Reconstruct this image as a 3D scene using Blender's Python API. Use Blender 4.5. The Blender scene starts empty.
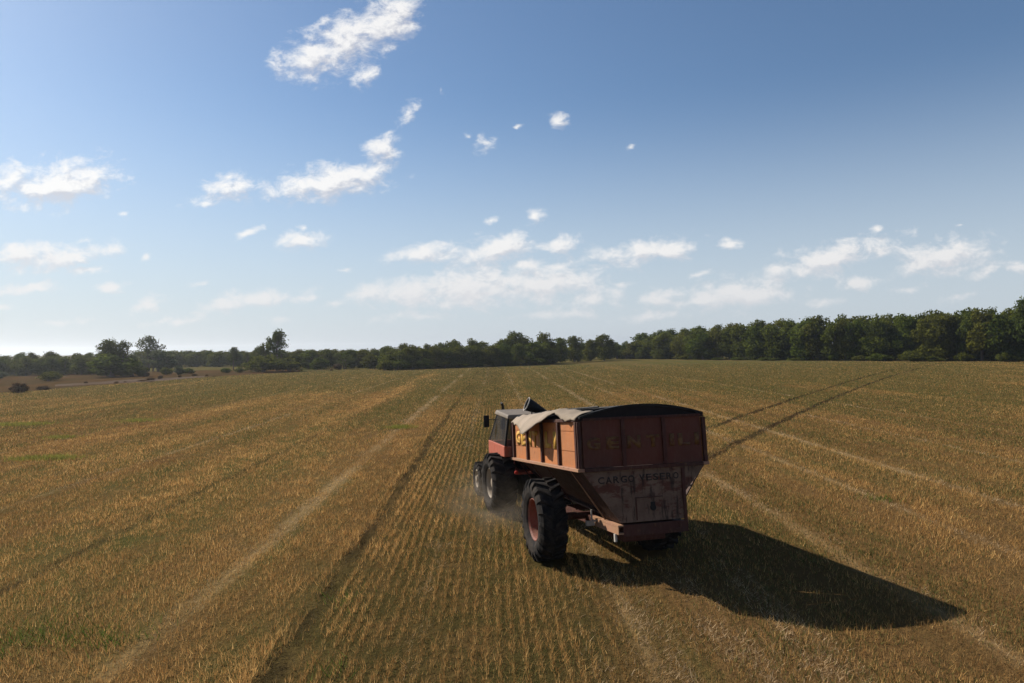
import bpy, bmesh, math, random
import numpy as np
from mathutils import Vector, Matrix

S = bpy.context.scene
C = S.collection
R = math.radians
random.seed(11)
rng = np.random.default_rng(11)

# ------------------------------------------------------------------ camera
CAM_H = 4.1
FPX = 683.0
ROLL = R(0.9)
HOR = 347.0
cam_d = bpy.data.cameras.new('camera')
cam_d.lens = 24.0
cam_d.sensor_width = 36.0
cam_d.clip_start = 0.1
cam_d.clip_end = 8000
cam = bpy.data.objects.new('camera', cam_d)
C.objects.link(cam)
pitch = math.atan((HOR - 341.5) / FPX)
cam.matrix_world = Matrix.Translation((0, 0, CAM_H)) @ Matrix.Rotation(R(90) + pitch, 4, 'X') @ Matrix.Rotation(-ROLL, 4, 'Z')
S.camera = cam


def unroll(px, py):
    dx, dy = px - 512, py - 341.5
    return (512 + dx * math.cos(ROLL) - dy * math.sin(ROLL), 341.5 + dy * math.cos(ROLL) + dx * math.sin(ROLL))


def ground_at(px, py):
    x, y = unroll(px, py)
    d = CAM_H * FPX / (y - HOR)
    return ((x - 512) / FPX * d, d)


def at_dist(px, py, d):
    """world x and height of the photo point (px, py) at depth d"""
    x, y = unroll(px, py)
    return ((x - 512) / FPX * d, CAM_H - (y - HOR) / FPX * d)


# ------------------------------------------------------------------ light
SUN_EL = R(35.3)
sun_h = Vector((-0.828, 0.560, 0)).normalized()
sun_dir = Vector((sun_h.x * math.cos(SUN_EL), sun_h.y * math.cos(SUN_EL), math.sin(SUN_EL)))
sl = bpy.data.lights.new('sun', 'SUN')
sl.energy = 5.0
sl.angle = R(0.53)
sl.color = (1.0, 0.93, 0.82)
sun = bpy.data.objects.new('sun', sl)
C.objects.link(sun)
sun.rotation_euler = (-sun_dir).to_track_quat('-Z', 'Y').to_euler()

S.view_settings.view_transform = 'Standard'
S.view_settings.look = 'None'
S.view_settings.exposure = 0.62
S.view_settings.gamma = 1.0
S.view_settings.use_curve_mapping = False
S.render.engine = 'CYCLES'
S.cycles.use_denoising = True
S.cycles.max_bounces = 6
S.cycles.diffuse_bounces = 2
S.cycles.glossy_bounces = 2
S.cycles.transmission_bounces = 4
S.cycles.transparent_max_bounces = 6
S.cycles.volume_bounces = 0
S.cycles.volume_step_rate = 2.0
S.cycles.sample_clamp_indirect = 4.0


# ------------------------------------------------------------------ node helper
class NT:
    def __init__(self, tree):
        self.t = tree

    def n(self, kind, **kw):
        nd = self.t.nodes.new(kind)
        ins = kw.pop('ins', {})
        for k, v in kw.items():
            setattr(nd, k, v)
        for k, v in ins.items():
            self.put(nd.inputs[k], v)
        return nd

    def put(self, sock, v):
        if isinstance(v, bpy.types.NodeSocket):
            self.t.links.new(v, sock)
        else:
            sock.default_value = v

    def m(self, op, a, b=0.0, c=0.0, clamp=False):
        nd = self.t.nodes.new('ShaderNodeMath')
        nd.operation = op
        nd.use_clamp = clamp
        for i, v in enumerate((a, b, c)):
            self.put(nd.inputs[i], v)
        return nd.outputs[0]

    def ramp(self, v, a, b, lo=0.0, hi=1.0, smooth=True):
        nd = self.t.nodes.new('ShaderNodeMapRange')
        nd.interpolation_type = 'SMOOTHSTEP' if smooth else 'LINEAR'
        self.put(nd.inputs['Value'], v)
        for k, x in zip(('From Min', 'From Max', 'To Min', 'To Max'), (a, b, lo, hi)):
            self.put(nd.inputs[k], x)
        return nd.outputs[0]

    def mix(self, f, a, b, mode='MIX'):
        nd = self.t.nodes.new('ShaderNodeMix')
        nd.data_type = 'RGBA'
        nd.blend_type = mode
        self.put(nd.inputs[0], f)
        for s, v in ((nd.inputs[6], a), (nd.inputs[7], b)):
            if not isinstance(v, bpy.types.NodeSocket) and len(v) == 3:
                v = (*v, 1)
            self.put(s, v)
        return nd.outputs[2]

    def noise(self, vec, scale, detail=4, rough=0.55, dist=0.0):
        nd = self.t.nodes.new('ShaderNodeTexNoise')
        self.put(nd.inputs['Vector'], vec)
        nd.inputs['Scale'].default_value = scale
        nd.inputs['Detail'].default_value = detail
        nd.inputs['Roughness'].default_value = rough
        nd.inputs['Distortion'].default_value = dist
        return nd.outputs[0]

    def mapv(self, vec, loc=(0, 0, 0), rot=(0, 0, 0), sc=(1, 1, 1), kind='POINT'):
        nd = self.t.nodes.new('ShaderNodeMapping')
        nd.vector_type = kind
        self.put(nd.inputs['Vector'], vec)
        nd.inputs['Location'].default_value = loc
        nd.inputs['Rotation'].default_value = rot
        nd.inputs['Scale'].default_value = sc
        return nd.outputs[0]


def new_mat(name):
    m = bpy.data.materials.new(name)
    m.use_nodes = True
    t = m.node_tree
    bs = t.nodes['Principled BSDF']
    return m, NT(t), bs


# ------------------------------------------------------------------ sky with clouds
CLOUDS = [  # px, py, half width, half height, tilt in degrees, strength
    (312, 58, 42, 20, 14, 1.0), (350, 38, 58, 22, 24, 1.05), (388, 18, 36, 22, 28, 1.05), (364, 76, 24, 13, 32, .8), (318, 22, 26, 8, 30, .55),
    (408, 112, 17, 8, 38, .8), (383, 147, 23, 13, 22, .95), (328, 181, 62, 15, 8, 1.1), (366, 177, 26, 16, 5, .95), (228, 189, 38, 14, 8, .9),
    (205, 203, 22, 6, 0, .7), (228, 176, 22, 8, 10, .7), (58, 183, 60, 19, 8, 1.1), (8, 178, 26, 18, 5, .95), (300, 240, 32, 9, 3, .85),
    (300, 228, 12, 6, 20, .55), (248, 234, 24, 5, 28, .65), (122, 212, 9, 8, 10, .55), (62, 258, 56, 11, 9, .95), (25, 253, 40, 11, 8, .9),
    (83, 237, 12, 6, 10, .6), (145, 258, 14, 6, 5, .75), (110, 286, 24, 6, 4, .8), (25, 288, 36, 7, 4, .85), (150, 305, 26, 9, 18, .75),
    (165, 322, 40, 7, 6, .6), (245, 301, 62, 10, 9, .85), (300, 297, 22, 7, 4, .7), (5, 307, 18, 5, 0, .6),
    (483, 142, 17, 11, 24, .6), (468, 137, 10, 6, 30, .5), (557, 121, 13, 8, 20, .85), (628, 147, 7, 5, 40, .5), (490, 221, 10, 6, 10, .65),
    (538, 217, 17, 7, 5, .85), (440, 87, 7, 5, 30, .5), (522, 125, 7, 4, 20, .5), (425, 252, 42, 10, 4, .9), (496, 249, 42, 12, 10, 1.0),
    (557, 244, 25, 9, 8, .9), (605, 252, 26, 8, 3, .8), (655, 251, 50, 11, 5, .95), (730, 245, 22, 6, 10, .75), (412, 289, 70, 13, 8, .9),
    (470, 286, 84, 21, 7, .95), (540, 283, 76, 19, 4, .9), (592, 297, 50, 13, 3, .7), (368, 293, 34, 10, 8, .75), (662, 297, 34, 9, 12, .85),
    (742, 294, 64, 16, 5, .9), (700, 298, 40, 10, 3, .75), (832, 258, 70, 13, 14, 1.0), (778, 271, 26, 7, 6, .75), (856, 283, 28, 7, 6, .75),
    (945, 256, 52, 14, 8, 1.0), (985, 270, 26, 6, 10, .75), (925, 265, 36, 8, 3, .8), (876, 228, 18, 5, 6, .65), (1018, 268, 20, 7, 4, .8),
    (560, 314, 90, 9, 2, .55), (400, 316, 70, 8, 3, .5), (960, 297, 30, 7, 10, .5), (960, 228, 8, 3, 0, .4), (275, 318, 30, 7, 4, .45),
    (182, 322, 34, 6, 4, .6), (335, 303, 26, 7, 8, .6), (622, 286, 22, 6, 5, .6), (702, 275, 24, 5, 8, .55), (520, 267, 40, 7, 6, .7), (198, 283, 20, 5, 6, .55),
    (92, 270, 30, 6, 6, .65), (352, 268, 18, 4, 8, .5), (652, 318, 60, 7, 3, .55), (822, 302, 40, 6, 4, .55), (902, 290, 30, 6, 8, .6), (60, 320, 60, 6, 2, .5), (455, 303, 60, 9, 3, .7), (560, 266, 30, 7, 8, .65), (430, 318, 40, 6, 3, .5),
    (1120, 250, 60, 16, 6, .9), (-90, 200, 60, 18, 6, .9), (-120, 280, 80, 12, 4, .8), (1150, 150, 60, 14, 18, .8), (-60, 110, 40, 14, 20, .6),
]


def cloud_group():
    g = bpy.data.node_groups.new('cloud_shapes', 'ShaderNodeTree')
    g.interface.new_socket('Vector', in_out='INPUT', socket_type='NodeSocketVector')
    g.interface.new_socket('Value', in_out='OUTPUT', socket_type='NodeSocketFloat')
    k = NT(g)
    gi, go = g.nodes.new('NodeGroupInput'), g.nodes.new('NodeGroupOutput')
    acc = None
    for px, py, a, b, tilt, st in CLOUDS:
        x, y = unroll(px, py)
        u, v = (x - 512) / FPX, (HOR - y) / FPX
        vec = gi.outputs[0]
        if acc is not None:                # chained, so that the shader holds one cloud at a time
            vec = k.n('ShaderNodeVectorMath', operation='MULTIPLY_ADD', ins={0: acc, 1: (1e-7, 1e-7, 0), 2: vec}).outputs[0]
        q = k.mapv(vec, (u, v, 0), (0, 0, R(tilt)), (a / FPX * 1.12, b / FPX * 1.38, 1), 'TEXTURE')
        ln = k.n('ShaderNodeVectorMath', operation='LENGTH')
        k.put(ln.inputs[0], q)
        d = k.m('MULTIPLY_ADD', ln.outputs['Value'], -1.0, st + (.10 if py > 225 else 0.02))
        acc = d if acc is None else k.m('SMOOTH_MAX', acc, d, 0.25)
    k.put(go.inputs[0], acc)
    return g


W = bpy.data.worlds.new('World')
S.world = W
W.use_nodes = True
wt = NT(W.node_tree)
W.node_tree.nodes.clear()
sky = wt.n('ShaderNodeTexSky', sky_type='NISHITA', sun_disc=False)
sky.sun_elevation = SUN_EL
sky.sun_rotation = math.atan2(sun_h.x, sun_h.y)
sky.altitude = 100
sky.air_density = 1.0
sky.dust_density = 0.5
sky.ozone_density = 1.8
tc = wt.n('ShaderNodeTexCoord')
sep = wt.n('ShaderNodeSeparateXYZ', ins={0: tc.outputs['Generated']})
yy = wt.m('MAXIMUM', sep.outputs['Y'], 0.05)
cu = wt.m('DIVIDE', sep.outputs['X'], yy)
cv = wt.m('DIVIDE', sep.outputs['Z'], yy)
cuv = wt.n('ShaderNodeCombineXYZ', ins={0: cu, 1: cv}).outputs[0]
grp = cloud_group()


def cloud_density(vec):
    g = wt.n('ShaderNodeGroup')
    g.node_tree = grp
    # warp the ellipses so that no outline stays smooth
    wn = wt.n('ShaderNodeTexNoise', ins={'Vector': wt.mapv(vec, sc=(1, 1.7, 1)), 'Scale': 17.0, 'Detail': 3.0})
    off = wt.n('ShaderNodeVectorMath', operation='SUBTRACT', ins={0: wn.outputs['Color'], 1: (0.5, 0.5, 0.5)})
    off2 = wt.n('ShaderNodeVectorMath', operation='MULTIPLY', ins={0: off.outputs[0], 1: (0.05, 0.022, 0)})
    wv = wt.n('ShaderNodeVectorMath', operation='ADD', ins={0: vec, 1: off2.outputs[0]})
    wt.put(g.inputs[0], wv.outputs[0])
    n1 = wt.noise(wt.mapv(vec, sc=(1, 1.6, 1)), 30.0, 11, 0.67, 0.3)
    n2 = wt.m('SUBTRACT', n1, 0.5)
    return wt.m('MULTIPLY_ADD', n2, 2.25, g.outputs[0])


d0 = cloud_density(cuv)
d1 = cloud_density(wt.mapv(cuv, (-0.005, 0.013, 0)))
alpha = wt.ramp(d0, 0.0, 0.90)
lit = wt.ramp(wt.m('SUBTRACT', d0, d1), -0.45, 0.35)
front = wt.ramp(sep.outputs['Y'], 0.06, 0.25)
alpha = wt.m('MULTIPLY', wt.m('MULTIPLY', alpha, 0.86), front)
low = wt.ramp(sep.outputs['Z'], 0.0, 0.13, 0.75, 1.0)
alpha = wt.m('MULTIPLY', alpha, low)
lowc = wt.ramp(sep.outputs['Z'], 0.04, 0.22, 0.75, 0.0)
ccol = wt.mix(lit, (6.9, 6.9, 7.4), (11.2, 10.9, 10.5))
ccol = wt.mix(lowc, ccol, (8.6, 8.4, 8.5))
hz = wt.ramp(sep.outputs['Z'], -0.03, 0.36, 0.90, 0.0)          # pale air low over the horizon
skyb = wt.mix(1.0, sky.outputs[0], (0.91, 1.03, 1.12), 'MULTIPLY')
skyb = wt.mix(hz, skyb, (6.5, 7.2, 8.05))
skyc = wt.mix(alpha, skyb, ccol)
bg = wt.n('ShaderNodeBackground', ins={'Color': skyc, 'Strength': 0.06})
wo = wt.n('ShaderNodeOutputWorld', ins={'Surface': bg.outputs[0]})
W.cycles.sampling_method = 'MANUAL'
W.cycles.sample_map_resolution = 512


# ------------------------------------------------------------------ object helpers
def tag(o, label=None, cat=None, group=None, kind=None):
    if label: o['label'] = label
    if cat: o['category'] = cat
    if group: o['group'] = group
    if kind: o['kind'] = kind
    return o


def empty(name, loc, rz=0.0):
    o = bpy.data.objects.new(name, None)
    o.empty_display_size = 0.2
    C.objects.link(o)
    o.location = loc
    o.rotation_euler = (0, 0, rz)
    return o


def link_mesh(name, me, mat, parent=None, loc=(0, 0, 0), rot=(0, 0, 0)):
    o = bpy.data.objects.new(name, me)
    C.objects.link(o)
    if mat: me.materials.append(mat)
    o.parent = parent
    o.location = loc
    o.rotation_euler = rot
    return o


class MB:
    """collects shapes into one bmesh"""

    def __init__(self):
        self.b = bmesh.new()

    def poly(self, pts):
        try:
            return self.b.faces.new([self.b.verts.new(p) for p in pts])
        except ValueError:
            return None

    def hexa(self, p):
        """box from 8 corner points: bottom ring 0-3, top ring 4-7"""
        v = [self.b.verts.new(q) for q in p]
        for f in ((3, 2, 1, 0), (4, 5, 6, 7), (0, 1, 5, 4), (1, 2, 6, 5), (2, 3, 7, 6), (3, 0, 4, 7)):
            self.b.faces.new([v[i] for i in f])

    def box(self, x0, x1, y0, y1, z0, z1, T=None):
        p = [(x0, y0, z0), (x1, y0, z0), (x1, y1, z0), (x0, y1, z0), (x0, y0, z1), (x1, y0, z1), (x1, y1, z1), (x0, y1, z1)]
        self.hexa([T(*q) for q in p] if T else p)

    def prism(self, ring, vec):
        """extrude a planar ring of points along vec"""
        a = [self.b.verts.new(q) for q in ring]
        c = [self.b.verts.new(Vector(q) + Vector(vec)) for q in ring]
        n = len(ring)
        self.b.faces.new(a)
        self.b.faces.new(c[::-1])
        for i in range(n):
            j = (i + 1) % n
            self.b.faces.new((a[j], a[i], c[i], c[j]))

    def tube(self, pts, rad, n=8, cap=True):
        pts = [Vector(p) for p in pts]
        if not hasattr(rad, '__len__'): rad = [rad] * len(pts)
        rings = []
        up = Vector((0, 0, 1))
        for i, p in enumerate(pts):
            d = (pts[min(i + 1, len(pts) - 1)] - pts[max(i - 1, 0)]).normalized()
            a = d.cross(up if abs(d.z) < 0.95 else Vector((1, 0, 0))).normalized()
            c = a.cross(d)
            rings.append([self.b.verts.new(p + (a * math.cos(2 * math.pi * k / n) + c * math.sin(2 * math.pi * k / n)) * rad[i]) for k in range(n)])
        for r0, r1 in zip(rings, rings[1:]):
            for k in range(n):
                j = (k + 1) % n
                self.b.faces.new((r0[k], r0[j], r1[j], r1[k]))
        if cap:
            self.b.faces.new(rings[0][::-1])
            self.b.faces.new(rings[-1])

    def lathe(self, prof, n=40, axis='X'):
        """prof: list of (axial, radius), revolved round the X axis"""
        rings = []
        for a, r in prof:
            rings.append([self.b.verts.new((a, r * math.cos(2 * math.pi * k / n), r * math.sin(2 * math.pi * k / n))) for k in range(n)])
        for r0, r1 in zip(rings, rings[1:]):
            for k in range(n):
                j = (k + 1) % n
                self.b.faces.new((r0[k], r0[j], r1[j], r1[k]))
        return rings

    def build(self, name, mat, parent=None, smooth=False, bevel=0.0, loc=(0, 0, 0), rot=(0, 0, 0)):
        bmesh.ops.recalc_face_normals(self.b, faces=self.b.faces[:])
        me = bpy.data.meshes.new(name)
        self.b.to_mesh(me)
        self.b.free()
        if smooth:
            for p in me.polygons: p.use_smooth = True
        o = link_mesh(name, me, mat, parent, loc, rot)
        if bevel:
            bv = o.modifiers.new('bevel', 'BEVEL')
            bv.width = bevel
            bv.segments = 2
            bv.limit_method = 'ANGLE'
        return o


def copy_tree(o, parent=None):
    c = o.copy()
    C.objects.link(c)
    c.parent = parent
    for ch in list(o.children):
        copy_tree(ch, c)
    return c


# ------------------------------------------------------------------ vehicle materials
def paint(name, base, worn, rust=(0.10, 0.045, 0.02), wear=0.45, rough=0.55, dust=0.25, spots=7.0, vert=1.0):
    m, k, bs = new_mat(name)
    co = k.n('ShaderNodeTexCoord').outputs['Object']
    n1 = k.noise(co, spots, 7, 0.65)
    n2 = k.noise(k.mapv(co, sc=(1, 1, 0.25)), spots * 3.1, 5, 0.6)
    n3 = k.noise(co, 1.3, 3, 0.5)
    c = k.mix(k.ramp(n3, 0.35, 0.7), base, worn)
    c = k.mix(k.m('MULTIPLY', k.ramp(k.m('ADD', k.m('MULTIPLY', n1, 0.65), k.m('MULTIPLY', n2, 0.35)), 0.62 - wear * 0.22, 0.70 - wear * 0.1), 0.85), c, rust)
    c = k.mix(k.m('MULTIPLY', k.ramp(n2, 0.4, 0.8), dust), c, (0.26, 0.19, 0.12))
    k.put(bs.inputs['Base Color'], c)
    k.put(bs.inputs['Roughness'], k.ramp(n1, 0.2, 0.8, rough, min(1, rough + 0.25)))
    bs.inputs['Specular IOR Level'].default_value = 0.25
    bp = k.n('ShaderNodeBump', ins={'Strength': 0.45, 'Distance': 0.03, 'Height': k.m('ADD', k.m('MULTIPLY', n1, .6), k.m('MULTIPLY', n3, 1.6))})
    k.put(bs.inputs['Normal'], bp.outputs[0])
    return m


M_side = paint('faded_orange_paint', (0.41, 0.140, 0.040), (0.33, 0.125, 0.045), wear=0.22, dust=0.35)
M_red = paint('dark_red_paint', (0.105, 0.026, 0.014), (0.080, 0.024, 0.014), wear=0.25, dust=0.08)
M_rib = paint('rib_paint', (0.0612, 0.01584, 0.01008), (0.0432, 0.0144, 0.01008), wear=0.4, dust=.1)
M_rail = paint('pale_orange_rail', (0.29, 0.1584, 0.0864), (0.3168, 0.1584, 0.1008), wear=0.25, dust=0.4)
M_funnel = paint('funnel_brown_paint', (0.036, 0.012, 0.007), (0.028, 0.011, 0.008), wear=0.4, dust=.08)
M_tractor = paint('tractor_red', (0.36, 0.072, 0.0396), (0.3024, 0.0864, 0.0504), wear=0.1, dust=0.35)
M_white = paint('roof_white', (0.15, 0.122, 0.096), (0.12, 0.096, 0.074), wear=0.05, dust=0.3)
M_rimw = paint('rim_white', (0.27, 0.225, 0.17), (0.20, 0.16, 0.12), wear=0.15, dust=0.5)
M_rimr = paint('rim_red', (0.216, 0.0612, 0.036), (0.1584, 0.0504, 0.0324), wear=0.3, dust=0.35)
M_metal = paint('pale_worn_metal', (0.396, 0.36, 0.3168), (0.2736, 0.2448, 0.216), wear=0.25, dust=0.3)
M_black = paint('black_metal', (0.006, 0.005, 0.005), (0.008, 0.007, 0.007), rust=(0.025, 0.016, 0.012), wear=0.2, dust=0.03)
M_dtarp = paint('dark_tarp_cloth', (0.014, 0.010, 0.010), (0.018, 0.012, 0.012), rust=(0.02, 0.015, 0.013), wear=0.1, rough=0.85, dust=0.02)
M_tarp = paint('pale_tarp_cloth', (0.27, 0.215, 0.165), (0.20, 0.16, 0.12), rust=(0.18, 0.1296, 0.0864), wear=0.1, rough=0.8, dust=0.3)
M_yellow = paint('yellow_letters', (0.4752, 0.2592, 0.0324), (0.4032, 0.216, 0.0432), rust=(0.288, 0.108, 0.0432), wear=0.35, dust=0.2, spots=9)
M_yellow_old = paint('old_yellow_letters', (0.165, 0.082, 0.021), (0.130, 0.058, 0.018), rust=(0.07, 0.018, 0.012), wear=0.9, dust=0.1, spots=11)
M_text = paint('faded_dark_letters', (0.016, 0.011, 0.010), (0.030, 0.020, 0.017), rust=(0.09, 0.065, 0.055), wear=0.35, dust=0.05, spots=14)
M_lamp = paint('red_lamp', (0.6, 0.05, 0.03), (0.5, 0.05, 0.03), wear=0.0, rough=0.25, dust=0.1)

m, k, bs = new_mat('flaked_grey_paint')        # hopper plate: grey-white paint, flaked to red in bands and blotches
co = k.n('ShaderNodeTexCoord').outputs['Object']
a1 = k.noise(co, 2.6, 8, 0.68)
a2 = k.noise(k.mapv(co, sc=(0.7, 1, 1.7)), 5.0, 8, 0.7)
a3 = k.noise(k.mapv(co, sc=(2.2, 1, 0.35)), 5.0, 6, 0.65)
sx = k.n('ShaderNodeSeparateXYZ', ins={0: co})
band = k.ramp(k.m('ABSOLUTE', k.m('SUBTRACT', sx.outputs['Z'], 1.56)), 0.0, 0.24, 0.12, 0.0)
right = k.ramp(sx.outputs['X'], 0.1, 0.7, 0.0, 0.06)
c = k.mix(k.ramp(a1, 0.3, 0.7), (0.178, 0.112, 0.076), (0.115, 0.068, 0.046))
c = k.mix(k.ramp(k.m('ADD', a2, band), 0.52, 0.66, 0, 0.85), c, (0.085, 0.024, 0.014))
c = k.mix(k.ramp(k.m('ADD', k.m('ADD', a3, right), k.m('MULTIPLY', band, 0.4)), 0.53, 0.68, 0, 0.85), c, (0.022, 0.013, 0.010))
k.put(bs.inputs['Base Color'], c)
bs.inputs['Roughness'].default_value = 0.8
bs.inputs['Specular IOR Level'].default_value = 0.2
M_flaked = m

m, k, bs = new_mat('tyre_rubber')
co = k.n('ShaderNodeTexCoord').outputs['Object']
n1 = k.noise(co, 6, 5, 0.6)
k.put(bs.inputs['Base Color'], k.mix(k.ramp(n1, 0.35, 0.75), (0.010, 0.009, 0.009), (0.038, 0.030, 0.024)))
bs.inputs['Roughness'].default_value = 0.9
bs.inputs['Specular IOR Level'].default_value = 0.12
k.put(bs.inputs['Normal'], k.n('ShaderNodeBump', ins={'Strength': 0.3, 'Distance': 0.01, 'Height': k.noise(co, 30, 3)}).outputs[0])
M_tyre = m

m, k, bs = new_mat('cab_glass')
bs.inputs['Base Color'].default_value = (0.05, 0.05, 0.055, 1)
bs.inputs['Roughness'].default_value = 0.12
bs.inputs['Alpha'].default_value = 0.55
bs.inputs['Specular IOR Level'].default_value = 0.6
M_glass = m

# ------------------------------------------------------------------ the ground
ROW_DIR = R(1.5)                      # rows run this much left of straight ahead
cr, sr = math.cos(ROW_DIR), math.sin(ROW_DIR)
ROW = 0.175
SWATHS = [(-20.6, .35), (-13.2, .45), (-4.93, .9), (-1.2, .25), (1.95, .45), (4.4, .15), (6.65, .85), (9.9, .5), (12.75, .7), (17.5, .35), (22.8, .4)]      # pale threshed straw, across-row positions
RUTS = [(-2.83, 1.0), (-8.6, .55)]                                                    # wheel ruts along the rows, stubble shadow painted in as dark colour


def rut_curve(y, off):                # two wheel tracks that swing away to the right
    return off


RUT_A = [(6.3, 23.5), (7.0, 25.0), (12.0, 32.5), (24.5, 50.5), (53.5, 93.0), (80.0, 126.0)]
RUT_B = [(8.4, 31.0), (9.7, 33.5), (14.0, 40.5), (23.0, 53.5), (51.3, 93.0), (78.0, 128.0)]


def fit_rut(p):
    p = np.array(p)
    return np.polyfit(p[:, 1], p[:, 0], 2)


CA, CB = fit_rut(RUT_A), fit_rut(RUT_B)

m, k, bs = new_mat('stubble_field_soil')
geo = k.n('ShaderNodeNewGeometry').outputs['Position']
ps = k.n('ShaderNodeSeparateXYZ', ins={0: geo})
X, Y = ps.outputs['X'], ps.outputs['Y']
xr = k.m('ADD', k.m('MULTIPLY', X, cr), k.m('MULTIPLY', Y, sr))
rowv = k.n('ShaderNodeCombineXYZ', ins={0: xr, 1: Y}).outputs[0]
nl = k.noise(k.mapv(rowv, sc=(0.10, 0.022, 1)), 1.0, 4, 0.55)        # broad patches
nm = k.noise(k.mapv(rowv, sc=(0.9, 0.16, 1)), 1.0, 5, 0.62)          # drifts along the rows
nlane = k.noise(k.mapv(rowv, sc=(0.42, 0.010, 1)), 1.0, 3, 0.6)      # lanes of the harvester
nf = k.noise(rowv, 6.0, 6, 0.7)
nfar = k.noise(k.mapv(rowv, sc=(0.03, 0.05, 1)), 1.0, 6, 0.6)
brown = k.mix(nf, (0.054, 0.03108, 0.01246), (0.1729, 0.1007, 0.04027))
olive = k.mix(nf, (0.03888, 0.03965, 0.01151), (0.1188, 0.1029, 0.03452))
far = k.ramp(Y, 30, 105)
gmask = k.ramp(k.m('ADD', k.m('ADD', k.m('MULTIPLY', nl, 0.6), k.m('MULTIPLY', nm, 0.4)), k.m('MULTIPLY', far, 0.26)), 0.44, 0.62)
c = k.mix(gmask, brown, olive)
c = k.mix(k.ramp(nlane, 0.40, 0.70, 0, 0.40), c, k.mix(nf, (0.108, 0.0643, 0.02588), (0.2161, 0.1286, 0.05753)))
c = k.mix(k.ramp(nfar, 0.45, 0.70, 0, 0.35), c, (0.1459, 0.09859, 0.04027))
# pale straw swaths
sw = None
for s, st_w in SWATHS:
    d = k.m('ADD', k.m('ABSOLUTE', k.m('SUBTRACT', xr, s)), (1 - st_w) * .30)
    sw = d if sw is None else k.m('MINIMUM', sw, d)
swm = k.m('MULTIPLY', k.ramp(k.m('ADD', sw, k.m('MULTIPLY', k.m('SUBTRACT', nf, 0.5), 0.9)), 0.05, 0.38, 1, 0), k.ramp(nm, 0.38, 0.60, 0.05, 0.75))
c = k.mix(k.m('MULTIPLY', swm, k.ramp(Y, 50, 120, .8, 0.2)), c, (0.3239, 0.2143, 0.1007))
# ruts; along the rows their dark colour carries the stubble's shadow
rm = None
for s, st_w in RUTS:
    d = k.ramp(k.m('ABSOLUTE', k.m('SUBTRACT', k.m('ADD', xr, k.m('MULTIPLY', k.m('SUBTRACT', k.m('ADD', nm, k.m('MULTIPLY', nf, .6)), 0.8), 0.4)), s)), 0.03, 0.22, st_w, 0)
    d = k.m('MULTIPLY', d, k.m('MULTIPLY', k.ramp(k.noise(rowv, 1.3, 4, .65), .40, .60, .15, 1), k.ramp(Y, 10, 42, .95, .25)))
    rm = d if rm is None else k.m('MAXIMUM', rm, d)
for cf, wd in ((CA, 1.0), (CB, 0.75)):
    q = k.m('MULTIPLY_ADD', Y, float(cf[0]), float(cf[1]))
    q = k.m('MULTIPLY_ADD', Y, q, float(cf[2]))
    d = k.ramp(k.m('ABSOLUTE', k.m('SUBTRACT', X, q)), 0.1, 0.42, wd * .8, 0)
    d = k.m('MULTIPLY', d, k.m('MULTIPLY', k.ramp(Y, 20, 26), k.ramp(Y, 95, 150, 1, .2)))
    rm = k.m('MAXIMUM', rm, d)
c = k.mix(k.m('MULTIPLY', rm, k.ramp(nf, 0.3, 0.6, 0.6, 1.0)), c, (0.0336, 0.0224, 0.0136))
# low green growth between the drill rows in the middle lane
mid = k.ramp(k.m('ABSOLUTE', k.m('ADD', k.m('ADD', xr, 0.55), k.m('MULTIPLY', k.m('SUBTRACT', nm, .5), 3.0))), 1.2, 3.6, 1, 0)
c = k.mix(k.m('MULTIPLY', mid, k.ramp(k.noise(rowv, 0.9, 4, .6), .3, .6, .45, .9)), c, k.mix(nf, (0.022, 0.019, 0.007), (0.085, 0.068, 0.024)))
# bright weed patches
wz = k.noise(k.mapv(rowv, (3.1, 7.7, 0), sc=(0.10, 0.085, 1)), 1.0, 2, 0.4)
c = k.mix(k.ramp(wz, 0.70, 0.76, 0, 0.7), c, (0.104, 0.12, 0.024))
k.put(bs.inputs['Base Color'], c)
bs.inputs['Roughness'].default_value = 0.95
bs.inputs['Specular IOR Level'].default_value = 0.0
rows_h = k.m('SINE', k.m('MULTIPLY', xr, 2 * math.pi / ROW))
hh = k.m('ADD', k.m('MULTIPLY', nf, 0.16), k.m('MULTIPLY', k.m('MULTIPLY', rows_h, 0.003), k.ramp(Y, 30, 60, 1, 0)))
hh = k.m('SUBTRACT', hh, k.m('MULTIPLY', rm, 0.05))
k.put(bs.inputs['Normal'], k.n('ShaderNodeBump', ins={'Strength': 0.8, 'Distance': 1.0, 'Height': hh}).outputs[0])
M_field = m

mb = MB()
mb.poly([(-1500, -200, 0), (1500, -200, 0), (1500, 2400, 0), (-1500, 2400, 0)])
tag(mb.build('field', M_field), 'wide harvested stubble field of brown and olive rows', 'field', kind='structure')


def strip_sheet(name, pts_l, pts_r, z, mat):
    mb = MB()
    for i in range(len(pts_l) - 1):
        mb.poly([(*pts_l[i], z), (*pts_r[i], z), (*pts_r[i + 1], z), (*pts_l[i + 1], z)])
    bmesh.ops.remove_doubles(mb.b, verts=mb.b.verts[:], dist=1e-4)
    return mb.build(name, mat)


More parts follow.
